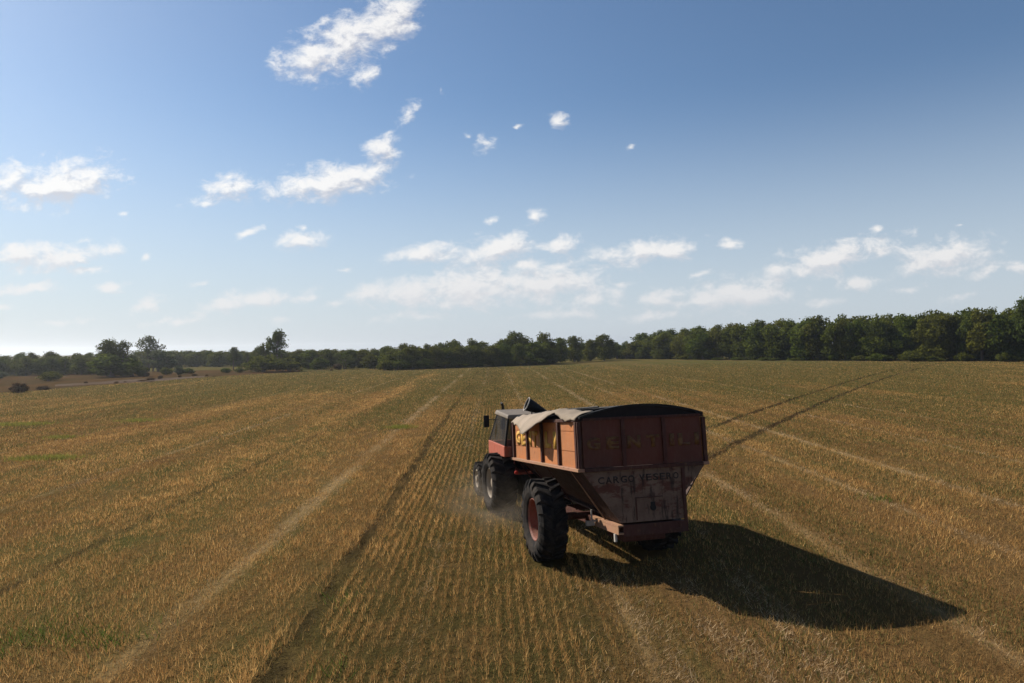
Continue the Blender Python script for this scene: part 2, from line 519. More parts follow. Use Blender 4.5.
def soil_mat(name, c0, c1, c2, sc):
    m, k, bs = new_mat(name)
    g = k.n('ShaderNodeNewGeometry').outputs['Position']
    n1 = k.noise(k.mapv(g, sc=(1, .5, 1)), sc, 6, 0.65)
    n2 = k.noise(g, sc * 9, 4, 0.6)
    c = k.mix(k.ramp(n1, 0.38, 0.62), c0, c1)
    c = k.mix(k.ramp(n2, 0.5, 0.7, 0, 0.6), c, c2)
    k.put(bs.inputs['Base Color'], c)
    bs.inputs['Roughness'].default_value = 1.0
    bs.inputs['Specular IOR Level'].default_value = 0.0
    k.put(bs.inputs['Normal'], k.n('ShaderNodeBump', ins={'Strength': 0.6, 'Distance': 0.5, 'Height': n2}).outputs[0])
    return m


M_fallow = soil_mat('fallow_red_grass', (0.07735, 0.04185, 0.01755), (0.05746, 0.0378, 0.01755), (0.03536, 0.0405, 0.0156), 0.12)
M_track = soil_mat('pale_dirt', (0.1215, 0.08775, 0.0663), (0.0884, 0.06075, 0.0429), (0.05525, 0.04725, 0.02925), 0.3)
M_verge = soil_mat('verge_grass', (0.06166, 0.06277, 0.04081), (0.08221, 0.07533, 0.04534), (0.03597, 0.04709, 0.02266), 0.2)

near_edge = [ground_at(px, py) for px, py in ((-160, 402), (-60, 396), (20, 392), (90, 386), (160, 381), (215, 376.5), (262, 374), (300, 372.2))]
far_edge = [ground_at(px, py) for px, py in ((-160, 384), (-60, 379), (20, 375), (90, 373), (160, 371), (215, 370), (262, 369), (300, 369))]
tag(strip_sheet('fallow_ground', near_edge, far_edge, 0.004, M_fallow), 'strip of reddish dry grass beyond the left edge of the field', 'ground', kind='structure')
tl = [ground_at(px, py) for px, py in ((55, 386.5), (90, 384.6), (130, 382.6), (165, 380.5), (205, 377))]
tr = [ground_at(px, py) for px, py in ((55, 384.6), (90, 382.4), (130, 379.6), (165, 378.0), (205, 376))]
tag(strip_sheet('dirt_track', tl, tr, 0.008, M_track), 'pale dirt track along the left field edge', 'path', kind='structure')

# ------------------------------------------------------------------ stubble, one mass of cut straws
def vnoise(x, y, seed):
    r = np.random.default_rng(seed)
    T = r.random((256, 256))
    xi, yi = np.floor(x).astype(int), np.floor(y).astype(int)
    fx, fy = x - xi, y - yi
    fx, fy = fx * fx * (3 - 2 * fx), fy * fy * (3 - 2 * fy)
    g = lambda a, b: T[a % 256, b % 256]
    return (g(xi, yi) * (1 - fx) + g(xi + 1, yi) * fx) * (1 - fy) + (g(xi, yi + 1) * (1 - fx) + g(xi + 1, yi + 1) * fx) * fy


def fbm(x, y, seed):
    return (vnoise(x, y, seed) + 0.5 * vnoise(x * 2.1, y * 2.1, seed + 1) + 0.25 * vnoise(x * 4.3, y * 4.3, seed + 2)) / 1.75


def blades(name, pos, hgt, wid, lean, col, mat, two=True):
    """pos (n,2); each straw a thin tapered triangle; colours per straw"""
    n = len(pos)
    yaw = rng.random(n) * 2 * np.pi
    la = rng.random(n) * 2 * np.pi
    v = np.zeros((n, 3, 3), np.float32)
    dx, dy = np.cos(yaw) * wid * 0.5, np.sin(yaw) * wid * 0.5
    v[:, 0, 0] = pos[:, 0] - dx; v[:, 0, 1] = pos[:, 1] - dy
    v[:, 1, 0] = pos[:, 0] + dx; v[:, 1, 1] = pos[:, 1] + dy
    v[:, 2, 0] = pos[:, 0] + np.cos(la) * lean * hgt
    v[:, 2, 1] = pos[:, 1] + np.sin(la) * lean * hgt
    v[:, 2, 2] = hgt
    v[:, :2, 2] = -0.01
    me = bpy.data.meshes.new(name)
    me.vertices.add(n * 3)
    me.vertices.foreach_set('co', v.reshape(-1))
    me.loops.add(n * 3)
    me.loops.foreach_set('vertex_index', np.arange(n * 3, dtype=np.int32))
    me.polygons.add(n)
    me.polygons.foreach_set('loop_start', np.arange(0, n * 3, 3, dtype=np.int32))
    me.update(calc_edges=True)
    ca = me.color_attributes.new('tint', 'FLOAT_COLOR', 'POINT')
    cc = np.ones((n, 3, 4), np.float32)
    cc[:, :, :3] = col[:, None, :]
    ca.data.foreach_set('color', cc.reshape(-1))
    return link_mesh(name, me, mat)


m, k, bs = new_mat('cut_straw')
at = k.n('ShaderNodeVertexColor', layer_name='tint')
df = k.n('ShaderNodeBsdfDiffuse', ins={'Color': at.outputs[0]})
tr_ = k.n('ShaderNodeBsdfTranslucent', ins={'Color': at.outputs[0]})
ms = k.n('ShaderNodeMixShader', ins={0: 0.38, 1: df.outputs[0], 2: tr_.outputs[0]})
k.t.links.new(ms.outputs[0], k.t.nodes['Material Output'].inputs['Surface'])
M_straw = m

Y0, Y1 = 5.5, 150.0
N = 2900000
P = 1.25                                   # density falls as y**-P per square metre
uu = rng.random(N)
e = 2 - P - 0.0
# area element grows with y (fan): pdf(y) ~ y * y**-P
ys = (Y0 ** (2 - P) + uu * (Y1 ** (2 - P) - Y0 ** (2 - P))) ** (1 / (2 - P))
xs = (rng.random(N) * 2 - 1) * (ys * 0.94 + 3.5)
xrow = xs * cr + ys * sr
# snap most straws to drill rows, with wander
wander = (fbm(xrow * 0.5, ys * 0.25, 5) - 0.5) * 0.10
near_rows = np.abs(xrow + 0.55) < 2.5 + .5 * np.sin(ys * .7)
rowed = rng.random(N) < np.where(near_rows, .95, np.clip(.75 - (np.abs(xrow + .6) - 2.5) * .12, .25, .75))
spread = np.where(near_rows, 0.026, 0.075)
xq = np.round(xrow / ROW) * ROW + wander + rng.normal(0, 1, N) * spread
keep_row = ys < 45
inter = near_rows & (rng.random(N) < .26) & keep_row
xq = np.where(inter, (np.floor(xrow / ROW) + .5) * ROW + wander + rng.normal(0, 1, N) * .030, xq)
xrow = np.where((rowed | inter) & keep_row, xq, xrow)
xs = (xrow - ys * sr) / cr
gl = fbm(xrow * 0.10 * 1.7, ys * 0.04 * 1.7, 21)
gm = fbm(xrow * 0.8, ys * 0.16, 31)
gc = fbm(xrow * 2.2, ys * 1.4, 41)
SP = np.array([a for a, b in SWATHS]); SS = np.array([b for a, b in SWATHS])
swd = np.min(np.abs(xrow[:, None] - SP[None, :]) + (1 - SS)[None, :] * .30, axis=1)
sw = np.clip(1.25 - (swd + (gc - .5) * 0.7) / 0.34, 0, 1) * np.clip((gm - 0.34) * 4, 0.04, .85)
behind = np.clip((1.9 - np.abs(xrow - 2.9)) / .8, 0, 1) * np.clip((13.5 - ys) / 3, 0, 1) * np.clip(.55 + .6 * np.sin(xrow * 6.3 + .4), .15, 1)
sw = np.maximum(sw, behind * np.clip((gc - 0.25) * 2.4, 0, 1))
NE = sorted(near_edge)
beyond = ys > np.interp(xs, [a for a, b in NE], [b for a, b in NE], left=NE[0][1] - 4, right=1e4)
rut = np.zeros(N)
for a, b in RUTS:
    rut = np.maximum(rut, b * np.clip(1.3 - np.abs(xrow + (gm - 0.5) * 0.4 + (gc - .5) * .25 - a) / 0.20, 0, 1) * np.clip((gm - .3) * 3 + (gc - .4) * 2 + .3, 0.15, 1) * np.clip(1.25 - ys / 60, .3, 1))
for cf in (CA, CB):
    q = np.polyval(cf, ys)
    rr = np.clip(1.3 - np.abs(xs - q + (gm - .5) * .3) / 0.30, 0, 1) * np.clip((ys - 21) / 4, 0, 1) * np.clip((gc - .2) * 2.2, .2, .9) * np.clip(1.4 - ys / 170, .3, 1)
    rut = np.maximum(rut, rr)
rut_far = rut * np.clip((ys - 18) / 8, 0, 1)
keep = rng.random(N) > (rut - rut_far) * np.clip((gc - .3) * 3, .35, .85) + rut_far * .35
cl = fbm(xrow * 1.3, ys * 0.75, 51)
lane = fbm(xrow * 0.42, ys * 0.010, 61)
fine = fbm(xrow * 5.0, ys * 3.2, 71)
keep &= rng.random(N) < np.clip((gc - .28) * 2.2 + (cl - .42) * .9 + .32, 0.10, 1.0)
keep &= rng.random(N) < np.clip((150 - ys) / 85, 0, 1)
keep &= ~beyond
# nothing where the wheels stand
for wx, wy in ((0.60, 13.05), (2.60, 13.6)):
    keep &= ~((np.abs(xs - wx) < 0.32) & (np.abs(ys - wy) < 0.45))
bandg = np.zeros(N)
for a, b, w_ in ((-8.2, -5.3, .26), (-4.7, -2.95, -.30), (-12, -8.9, -.22), (-16, -12.6, .16), (-21, -17, -.12), (2.9, 6.2, .12), (7.1, 9.6, -.16), (10.2, 12.4, .16), (13.2, 17, -.12), (17.8, 21.5, .14)):
    bandg += w_ * np.clip((xrow - a) / .5, 0, 1) * np.clip((b - xrow) / .5, 0, 1) * np.clip(1.5 - ys / 120, 0.4, 1)
green = rng.random(N) < np.clip(bandg + (gl * 0.34 + gm * 0.18 + cl * .14 + lane * .34 - 0.45) * 5.0 + np.where(near_rows, .20, .14) + np.clip((ys - 22) / 95, 0, .75), 0.06, 0.92)
between = np.abs(((xrow / ROW) + 0.5) % 1 - 0.5) > 0.27
green = (green & (between | (rng.random(N) < 0.5))) | (inter & (rng.random(N) < np.clip(.35 + (gl - .45) * 2.5 + (cl - .5), .15, .85)))
t = rng.random(N)[:, None]
dead = (1 - t) * np.array([0.110, 0.046, 0.0125]) + t * np.array([0.265, 0.148, 0.050])
dead = dead * np.array([2.02, 2.22, 2.42]) * (0.25 + 0.45 * gm + .5 * cl + .55 * fine - .35 * (lane - .5))[:, None]
dead = np.where((rng.random(N) < .10 + .25 * np.clip(fine - .5, 0, 1))[:, None], dead * np.array([1.5, 1.6, 1.75]), dead)
pale = (1 - t) * np.array([0.35, 0.232, 0.117]) + t * np.array([0.56, 0.41, 0.24])
grn = (1 - t) * np.array([0.050, 0.054, 0.015]) + t * np.array([0.185, 0.168, 0.058])
col = np.where(green[:, None], grn, dead)
isw = rng.random(N) < sw
col = np.where(isw[:, None], pale, col)
hg = np.where(green, 0.025 + 0.065 * rng.random(N), 0.035 + 0.080 * rng.random(N)) * (0.45 + 0.5 * gm + .7 * cl)
hg = np.where(inter, hg * .6, hg)
hg = np.where(isw & (rut < .3), 0.022 + 0.06 * rng.random(N), hg)
ridge = (np.abs(xrow + (gm - .5) * .4 + 3.12) < .14)
hg = np.where(ridge, hg * 1.7, hg)
dk = rng.random(N) < rut * 1.2
col = np.where(dk[:, None], np.array([0.030, 0.020, 0.011]) * (0.7 + .9 * t), col)  # rut straws coloured dark, partly as painted shadow
hg = np.where(dk, hg * .55, hg)
isw &= ~dk
ln = np.where(isw, 0.9 + 1.3 * rng.random(N), 0.15 + 0.9 * rng.random(N) ** 2)
stray = rng.random(N) < np.where(near_rows, .07, .26)
hg = np.where(stray, hg * 0.45, hg); ln = np.where(stray, 2.4, ln)
wd = np.maximum(0.0065, 0.00062 * ys) * (0.7 + 0.8 * rng.random(N)) * np.where(green, 1.6, 1.0)
kk = np.nonzero(keep)[0]
st = blades('stubble', np.stack([xs, ys], 1)[kk], hg[kk], wd[kk], ln[kk], col[kk], M_straw)
tag(st, 'cut straw and low weeds standing in rows on the field', 'stubble', kind='stuff')

# brighter weed tufts seen at lower left and out in the field
wp, wc = [], []
for px, py, rx, ry, cnt, far_ in ((20, 640, .5, .5, 130, 0), (100, 640, .7, .4, 240, 0), (60, 632, .8, .6, 90, 0), (45, 459, 1.3, .5, 1000, 1), (140, 421, 1.1, .7, 450, 1),
                                  (63, 438, .9, .4, 350, 1), (14, 425, 1.8, .8, 900, 1), (400, 428, .7, .6, 600, 1), (330, 672, .3, .3, 40, 0), (345, 600, .5, .5, 60, 0), (880, 500, .6, .4, 90, 0), (612, 480, .1, .1, 20, 0)):
    gx, gy = ground_at(px, py)
    pts = rng.normal(0, 1, (cnt, 2)) * np.array([rx, ry]) * 0.55 + np.array([gx, gy])
    wp.append(pts)
    tt = rng.random(cnt)[:, None]
    a = np.array([0.05, 0.08, 0.015]) if not far_ else np.array([0.15, 0.15, 0.034])
    b = np.array([0.12, 0.16, 0.035]) if not far_ else np.array([0.27, 0.26, 0.055])
    wc.append(a * (1 - tt) + b * tt)
wp, wc = np.concatenate(wp), np.concatenate(wc)
n_ = len(wp)
wo_ = blades('weeds', wp, 0.08 + 0.13 * rng.random(n_), np.maximum(0.013, wp[:, 1] * 0.0010), 0.3 + 0.8 * rng.random(n_), wc, M_straw)
tag(wo_, 'bright green weeds in scattered patches among the stubble', 'weeds', kind='stuff')

# ------------------------------------------------------------------ wheels
def tyre_mesh(rad, wid, rim_r, lugs, lug_h):
    mb = MB()
    h = wid / 2
    rc = rad - lug_h
    prof = [(-h * .70, rim_r - .01), (-h * .86, rim_r + .03), (-h * .99, rim_r + (rc - rim_r) * .35), (-h, rim_r + (rc - rim_r) * .6), (-h * .93, rc - .07), (-h * .80, rc - .015), (-h * .4, rc), (0, rc + .006)]
    prof = prof + [(-a, r) for a, r in prof[-2::-1]]
    mb.lathe(prof, 56)
    for s in (-1, 1):                      # V tread: bars from the middle to each shoulder
        for i in range(lugs):
            t0 = 2 * math.pi * (i + (0.5 if s > 0 else 0)) / lugs
            w = 2 * math.pi / lugs * 0.17
            dt = 2 * math.pi / lugs * 0.62

            def P(x, t, r): return (x, r * math.cos(t), r * math.sin(t))
            xa, xb, xc = s * h * .02, s * h * .86, s * h * 1.02
            la = [(xa, t0, rc - .01, rad), (xb, t0 - dt, rc - .03, rad - .004), (xc, t0 - dt * 1.12, rc - .14, rad - .10)]
            for (x1, a1, r1, q1), (x2, a2, r2, q2) in zip(la, la[1:]):
                mb.hexa([P(x1, a1 - w, r1), P(x2, a2 - w, r2), P(x2, a2 + w, r2), P(x1, a1 + w, r1), P(x1, a1 - w * .8, q1), P(x2, a2 - w * .8, q2), P(x2, a2 + w * .8, q2), P(x1, a1 + w * .8, q1)])
    return mb


def rim_mesh(rim_r, wid, depth, hub_r):
    mb = MB()
    h = wid / 2
    o = -h * .70
    prof = [(o - .012, rim_r + .012), (o - .022, rim_r - .012), (o + .01, rim_r - .035), (o + .09, rim_r - .055), (o + depth, rim_r - .085), (o + depth - .005, rim_r * .62), (o + depth - .05, rim_r * .50), (o + depth - .05, hub_r * 1.05), (o + depth - .13, hub_r), (o + depth - .14, 0.001)]
    mb.lathe(prof, 44)
    # inner barrel
    mb.lathe([(o + depth + .02, rim_r - .086), (-o, rim_r - .03), (-o + .014, rim_r + .012)], 44)
    for i in range(8):                     # wheel nuts
        a = 2 * math.pi * i / 8
        r = (hub_r + rim_r * .5) * .52
        mb.tube([(o + depth - .06, r * math.cos(a), r * math.sin(a)), (o + depth - .085, r * math.cos(a), r * math.sin(a))], .016, 6)
    return mb


def wheel(parent, loc, rad, wid, rim_r, lugs, lug_h, rim_mat, depth, hub_r, flip=False, spin=0.0):
    w = empty('wheel', loc)
    w.parent = parent
    w.rotation_euler = (spin, 0, math.pi if flip else 0)
    t = tyre_mesh(rad, wid, rim_r, lugs, lug_h).build('tyre', M_tyre, w)
    r = rim_mesh(rim_r, wid, depth, hub_r).build('rim', rim_mat, w, smooth=False)
    return w


def wheel_copy(w, parent, loc, flip, spin=0.0):
    c = copy_tree(w, parent)
    c.location = loc
    c.rotation_euler = (spin, 0, math.pi if flip else 0)
    return c


# ------------------------------------------------------------------ lettering
def lettering(name, items, mat, parent, T, thick=0.006, bold=0.0):
    """items: (char, x0, x1, z0, z1): each glyph stretched to its box; T(x, depth, z) places it"""
    mb = MB()
    for ch, x0, x1, z0, z1 in items:
        cu = bpy.data.curves.new('t', 'FONT')
        cu.body = ch
        cu.size = 1.0
        cu.extrude = 0.0
        cu.offset = bold
        cu.resolution_u = 3
        ob = bpy.data.objects.new('t', cu)
        C.objects.link(ob)
        bpy.context.view_layer.update()
        me = bpy.data.meshes.new_from_object(ob.evaluated_get(bpy.context.evaluated_depsgraph_get()))
        co = np.array([v.co[:] for v in me.vertices])
        lo, hi = co.min(0), co.max(0)
        sp = np.maximum(hi - lo, 1e-6)
        bm = bmesh.new(); bm.from_mesh(me)
        bmesh.ops.solidify(bm, geom=bm.faces[:], thickness=0.01)
        for v in bm.verts:
            fx = (v.co.x - lo[0]) / sp[0]; fy = (v.co.y - lo[1]) / sp[1]
            d = thick if v.co.z > lo[2] + 1e-4 else 0.0
            if abs(v.co.z) < 1e-5: d = 0.0
            else: d = thick
            v.co = Vector(T(x0 + fx * (x1 - x0), d, z0 + fy * (z1 - z0)))
        me2 = bpy.data.meshes.new('t2'); bm.to_mesh(me2); bm.free()
        mb.b.from_mesh(me2)
        bpy.data.objects.remove(ob); bpy.data.curves.remove(cu); bpy.data.meshes.remove(me); bpy.data.meshes.remove(me2)
    return mb.build(name, mat, parent)


# ------------------------------------------------------------------ grain trailer
YAW, PIT = R(14.2), R(-6.2)
A = Vector((1.172, 11.906, 1.908))
BW, BL, BH = 2.4, 4.8, 0.91
fw = Vector((-math.sin(YAW), math.cos(YAW), 0)); rt = Vector((math.cos(YAW), math.sin(YAW), 0))
AX_S = 1.42
root = A + fw * AX_S + rt * (BW / 2)
root.z = 0
trailer = empty('grain_trailer', root, YAW)
tag(trailer, 'old orange and dark red grain trailer with big tyres and a folded tarp on top', 'trailer')
A_l = Vector((-BW / 2, -AX_S, A.z))
cp, sp_ = math.cos(PIT), math.sin(PIT)


def T(u, s, z):
    return (A_l.x + u, A_l.y + s * cp - z * sp_, A_l.z + s * sp_ + z * cp)


def tbox(mb, u0, u1, s0, s1, z0, z1): mb.box(u0, u1, s0, s1, z0, z1, T)


th = 0.05
# side walls
for side in (0, 1):
    mb = MB()
    u0, u1 = (0.0, th) if side == 0 else (BW - th, BW)
    zs = [0.05, 0.33, 0.345, 0.69, 0.705, BH - .05]
    for a, b in ((0.05, 0.33), (0.342, 0.692), (0.704, BH - .045)):
        tbox(mb, u0, u1, 0.06, BL - .06, a, b)
    tbox(mb, (u0 + .012 if side == 0 else u0), (u1 if side == 0 else u1 - .012), 0.06, BL - .06, 0.06, BH - .05)
    wall = mb.build('side_wall', M_side if side == 0 else M_side, trailer)
    sgn = -1 if side == 0 else 1
    base = 0.0 if side == 0 else BW
    for s in (0.10, 1.13, 2.26, 3.40, 4.62):
        mb = MB()
        a, b = sorted((base, base + sgn * .055))
        tbox(mb, a, b, s - .045, s + .045, 0.052, BH - .052)
        mb.build('side_post', M_rib, wall, bevel=.006)
    mb = MB()
    a, b = sorted((base - sgn * .055, base + sgn * .07))
    tbox(mb, a, b, -.03, BL + .03, -.01, 0.048)
    mb.build('bottom_rail', M_rail, trailer, bevel=.006)
    mb = MB()
    a, b = sorted((base - sgn * .055, base + sgn * .045))
    tbox(mb, a, b, 0.03, BL - .03, BH - .048, BH + .012)
    mb.build('top_rail', M_rib, trailer, bevel=.006)
    for s0 in (-.025, BL - .04):
        mb = MB()
        a, b = sorted((base - sgn * .02, base + sgn * .05))
        tbox(mb, a, b, s0, s0 + .035, 0.051, BH - .051)
        mb.build('corner_post', M_rib, trailer, bevel=.006)

# side lettering, reading from the front backwards on the left side
sl_txt = []
edges = np.linspace(4.50, 1.20, 8)
for ch, s0, s1 in zip('GENTILI', edges[:-1], edges[1:]):
    w_ = (s0 - s1)
    pad = .03 if ch not in 'I' else .13
    sl_txt.append((ch, -(s0 - pad), -(s1 + pad), 0.352, 0.684))
lettering('side_lettering', sl_txt, M_yellow, trailer, lambda x, d, z: T(-0.003 - d, -x, z), bold=0.07)

# rear and front walls with arched top
def arch(u): return 0.19 * (1 - ((u - BW / 2) / (BW / 2)) ** 2)


for s0, nm, mt in ((0.0, 'rear_wall', M_red), (BL - .05, 'front_wall', M_red)):
    mb = MB()
    tbox(mb, .055, BW - .055, s0, s0 + .045, 0.052, BH - .03)
    w0 = mb.build(nm, mt, trailer)
    mb = MB()
    top = [(u, arch(u)) for u in np.linspace(0.0, BW, 17)]
    ring = [T(u, s0, BH + .0 + a) for u, a in top] + [T(BW, s0, BH - .028), T(0, s0, BH - .028)]
    mb.prism(ring, Vector(T(0, .045, 0)) - Vector(T(0, 0, 0)))
    mb.build('gable', M_dtarp, trailer)
    mb = MB()
    for (u0, a0), (u1, a1) in zip(top, top[1:]):
        p = [T(u0, s0 - .04, BH + a0 + .002), T(u1, s0 - .04, BH + a1 + .002), T(u1, s0 + .09, BH + a1 + .002), T(u0, s0 + .09, BH + a0 + .002),
             T(u0, s0 - .04, BH + a0 + .04), T(u1, s0 - .04, BH + a1 + .04), T(u1, s0 + .09, BH + a1 + .04), T(u0, s0 + .09, BH + a0 + .04)]
        mb.hexa(p)
    bmesh.ops.remove_doubles(mb.b, verts=mb.b.verts[:], dist=1e-4)
    mb.build('arch_rim', M_black, trailer)
    sg = -1 if s0 == 0 else 1
    f0 = s0 if s0 == 0 else s0 + .045
    for u in (.81, 1.60):
        mb = MB()
        a, b = sorted((f0, f0 + sg * .045))
        tbox(mb, u - .035, u + .035, a, b, .053, BH - .035)
        mb.build('wall_rib', M_rib, w0, bevel=.005)
    mb = MB()
    a, b = sorted((f0 + .001 * sg, f0 + sg * .05))
    tbox(mb, .06, BW - .06, a, b, -.012, .050)
    mb.build('sill_rail', M_rib, trailer, bevel=.005)
    mb = MB()
    tbox(mb, .06, BW - .06, a, b, BH - .033, BH + .012)
    mb.build('cross_rail', M_rib, trailer, bevel=.005)

rear_txt = []
for ch, uc, hw in (('G', .25, .125), ('E', .61, .12), ('N', 1.02, .13), ('T', 1.39, .13), ('I', 1.76, .045), ('L', 2.0, .12), ('I', 2.26, .045)):
    rear_txt.append((ch, uc - hw, uc + hw, .36, .58))
lettering('rear_lettering', rear_txt, M_yellow_old, trailer, lambda x, d, z: T(x, -.003 - d, z), bold=0.045)

# hopper: rear plate, funnel sides, inner slopes
ZB = -.93
mb = MB()
plate = [(0.02, -.014), (.68, ZB), (1.93, ZB), (1.95, -.47), (BW - .02, -.014)]
mb.prism([T(u, 0.0, z) for u, z in plate], Vector(T(0, .02, 0)) - Vector(T(0, 0, 0)))
mb.build('hopper_plate', M_flaked, trailer)
lettering('plate_lettering', [(c_, .30 + .142 * i, .30 + .142 * i + .115, -.235, -.115) for i, c_ in enumerate('CARGO')]
          + [(c_, 1.08 + .132 * i, 1.08 + .132 * i + .106, -.225, -.11) for i, c_ in enumerate('VESERO')], M_text, trailer, lambda x, d, z: T(x, -.002 - d, z), thick=.003, bold=0.015)
mb = MB()
mb.tube([T(1.31, -.001, -.70), T(1.31, -.012, -.70)], .055, 16)
tbox(mb, 1.27, 1.35, -.010, -.001, -.66, -.60)
mb.build('inspection_cover', M_black, trailer)
mb = MB()
tbox(mb, 1.90, 1.955, -.035, -.002, -1.16, -.03)
mb.build('rear_post', M_rib, trailer)
mb = MB()
tbox(mb, .98, 1.0, -.012, -.001, -.90, -.50)
tbox(mb, .98, 1.5, -.012, -.001, -.52, -.505)
mb.build('seam_bead', M_rib, trailer)
mb = MB()
for u0, u1 in (((.02, .68)), ((BW - .02, 1.72))):
    sg = 1 if u0 < u1 else -1
    p = lambda u, s, z: T(u, s, z)
    # flush rear panel, then the steeper main slope
    mb.hexa([p(u1, .022, ZB), p(u1, .68, ZB), p(u1 + .02 * sg, .68, ZB), p(u1 + .02 * sg, .022, ZB), p(u0, .022, -.014), p(u0, .68, -.014), p(u0 + .03 * sg, .68, -.014), p(u0 + .03 * sg, .022, -.014)])
    mb.hexa([p(u1 + .18 * sg, .681, ZB), p(u1 + .18 * sg, BL - .06, ZB + .25), p(u1 + .2 * sg, BL - .06, ZB + .25), p(u1 + .2 * sg, .681, ZB), p(u0 + .06 * sg, .681, -.014), p(u0 + .06 * sg, BL - .06, -.014), p(u0 + .09 * sg, BL - .06, -.014), p(u0 + .09 * sg, .681, -.014)])
mb.hexa([p(.86, BL - .9, ZB + .06), p(1.54, BL - .9, ZB + .06), p(1.54, BL - .88, ZB + .06), p(.86, BL - .88, ZB + .06), p(.06, BL - .07, -.014), p(BW - .06, BL - .07, -.014), p(BW - .06, BL - .05, -.014), p(.06, BL - .05, -.014)])
mb.hexa([p(.70, .03, ZB - .0), p(1.70, .03, ZB), p(1.54, BL - .9, ZB + .07), p(.86, BL - .9, ZB + .07), p(.70, .03, ZB + .03), p(1.70, .03, ZB + .03), p(1.54, BL - .9, ZB + .10), p(.86, BL - .9, ZB + .10)])
mb.build('hopper_funnel', M_funnel, trailer)
for s in (.69, 2.26, 3.40, 4.5):           # struts from the box rail down to the chassis
    for u0, u1 in ((.03, .66), (BW - .03, BW - .66)):
        mb = MB()
        mb.tube([T(u0, s, -.016), T(u1, s, ZB - .02)], .015, 6)
        mb.build('strut', M_rail if s < 1 else M_rib, trailer)

# chassis
for u0, u1 in ((.60, .70), (BW - .70, BW - .60)):
    mb = MB()
    for s0, s1, mt, nm in ((-.06, 1.30, M_rail if u0 < 1 else M_rib, 'chassis_rail'), (1.301, BL + .1, M_rib, 'front_rail')):  # front lengths and right rail coloured dark in place of shade
        mb = mb or MB()
        tbox(mb, u0, u1, s0, s1, -1.115, -1.085)
        tbox(mb, u0, u1, s0, s1, -.985, -.955)
        a, b = (u0 + .004, u0 + .018) if u0 < 1 else (u1 - .018, u1 - .004)
        tbox(mb, a, b, s0 + .005, s1 - .01, -1.084, -.986)
        mb.build(nm, mt, trailer)
        mb = None
mb = MB()
tbox(mb, .702, BW - .702 + .2, -.04, .05, -1.16, -.96)
mb.build('cross_member', M_rib, trailer, bevel=.005)
for s in (1.2, 3.2):
    mb = MB()
    tbox(mb, .702, BW - .702, s, s + .1, -1.10, -.97)
    mb.build('cross_member', M_rib, trailer, bevel=.005)
mb = MB()
tbox(mb, .80, 1.62, .2, 1.0, -1.30, -.97)
mb.build('auger_trough', M_rib, trailer, bevel=.03)
mb = MB()
tbox(mb, .58, .62, .06, .12, -1.25, -1.117)
mb.build('rail_hook', M_metal, trailer)
mb = MB()
mb.tube([T(.52, 1.02, -.80), T(.52, 1.02, -.98), T(.60, 1.02, -1.02)], .018, 8)
tbox(mb, .40, .56, .98, 1.05, -1.09, -1.0)
mb.build('brake_bracket', M_metal, trailer)
mb = MB()
mb.tube([(-1.30, 0, .785), (.72, 0, .785)], .075, 12)
mb.box(-.62, .62, -.09, .09, .69, .80)
mb.build('axle', M_rib, trailer)
WR, WW = .775, .54
w1 = wheel(trailer, (-BW / 2 - .27, 0, WR), WR, WW, .40, 20, .045, M_rimr, .27, .12, spin=.1)
w2 = wheel_copy(w1, trailer, (BW / 2 - .36, 0, WR), True, .35)
# drawbar to the tractor
TR_YAW = R(16)
TR = Vector((.33, 17.25, 0))
tfw = Vector((-math.sin(TR_YAW), math.cos(TR_YAW), 0))
hitch_w = TR - tfw * .62 + Vector((0, 0, .52))
inv = (Matrix.Translation(root) @ Matrix.Rotation(YAW, 4, 'Z')).inverted()
hl = inv @ hitch_w
mb = MB()
for u in (.66, BW - .66):
    mb.tube([T(u, BL - .05, -1.04), tuple(hl)], .05, 8)
mb.build('drawbar', M_rib, trailer)
mb = MB()
mb.tube([tuple(hl + Vector((0, -.12, -.03))), tuple(hl + Vector((0, .1, -.03)))], .06, 10)
mb.build('hitch_eye', M_black, trailer)

# bows, ridge pole, tarps
for s in (1.2, 2.4, 3.6):
    mb = MB()
    mb.tube([T(u, s, BH + arch(u) + .0) for u in np.linspace(.03, BW - .03, 13)], .016, 6)
    mb.build('tarp_bow', M_black, trailer)
mb = MB()
mb.tube([T(BW / 2, .09, BH + .205), T(BW / 2, BL - .09, BH + .205)], .022, 8)
mb.build('ridge_pole', M_black, trailer)


def sheet(mb, grid, thick=.008):
    vs = [[mb.b.verts.new(p) for p in row] for row in grid]
    for r0, r1 in zip(vs, vs[1:]):
        for a in range(len(r0) - 1):
            mb.b.faces.new((r0[a], r0[a + 1], r1[a + 1], r1[a]))


mb = MB()
grid = []
for i in range(25):
    s = .10 + (BL - .2) * i / 24
    row = []
    for j in range(12):
        u = 1.22 + (BW + .03 - 1.22) * j / 11
        row.append(T(u, s, BH + arch(min(u, BW)) + .028 + .012 * math.sin(s * 7.9 + u * 2) - .012 * abs(math.sin(s * 2.6))))
    grid.append(row)
sheet(mb, grid)
o = mb.build('dark_tarp', M_dtarp, trailer, smooth=True)
sm = o.modifiers.new('thick', 'SOLIDIFY'); sm.thickness = .008

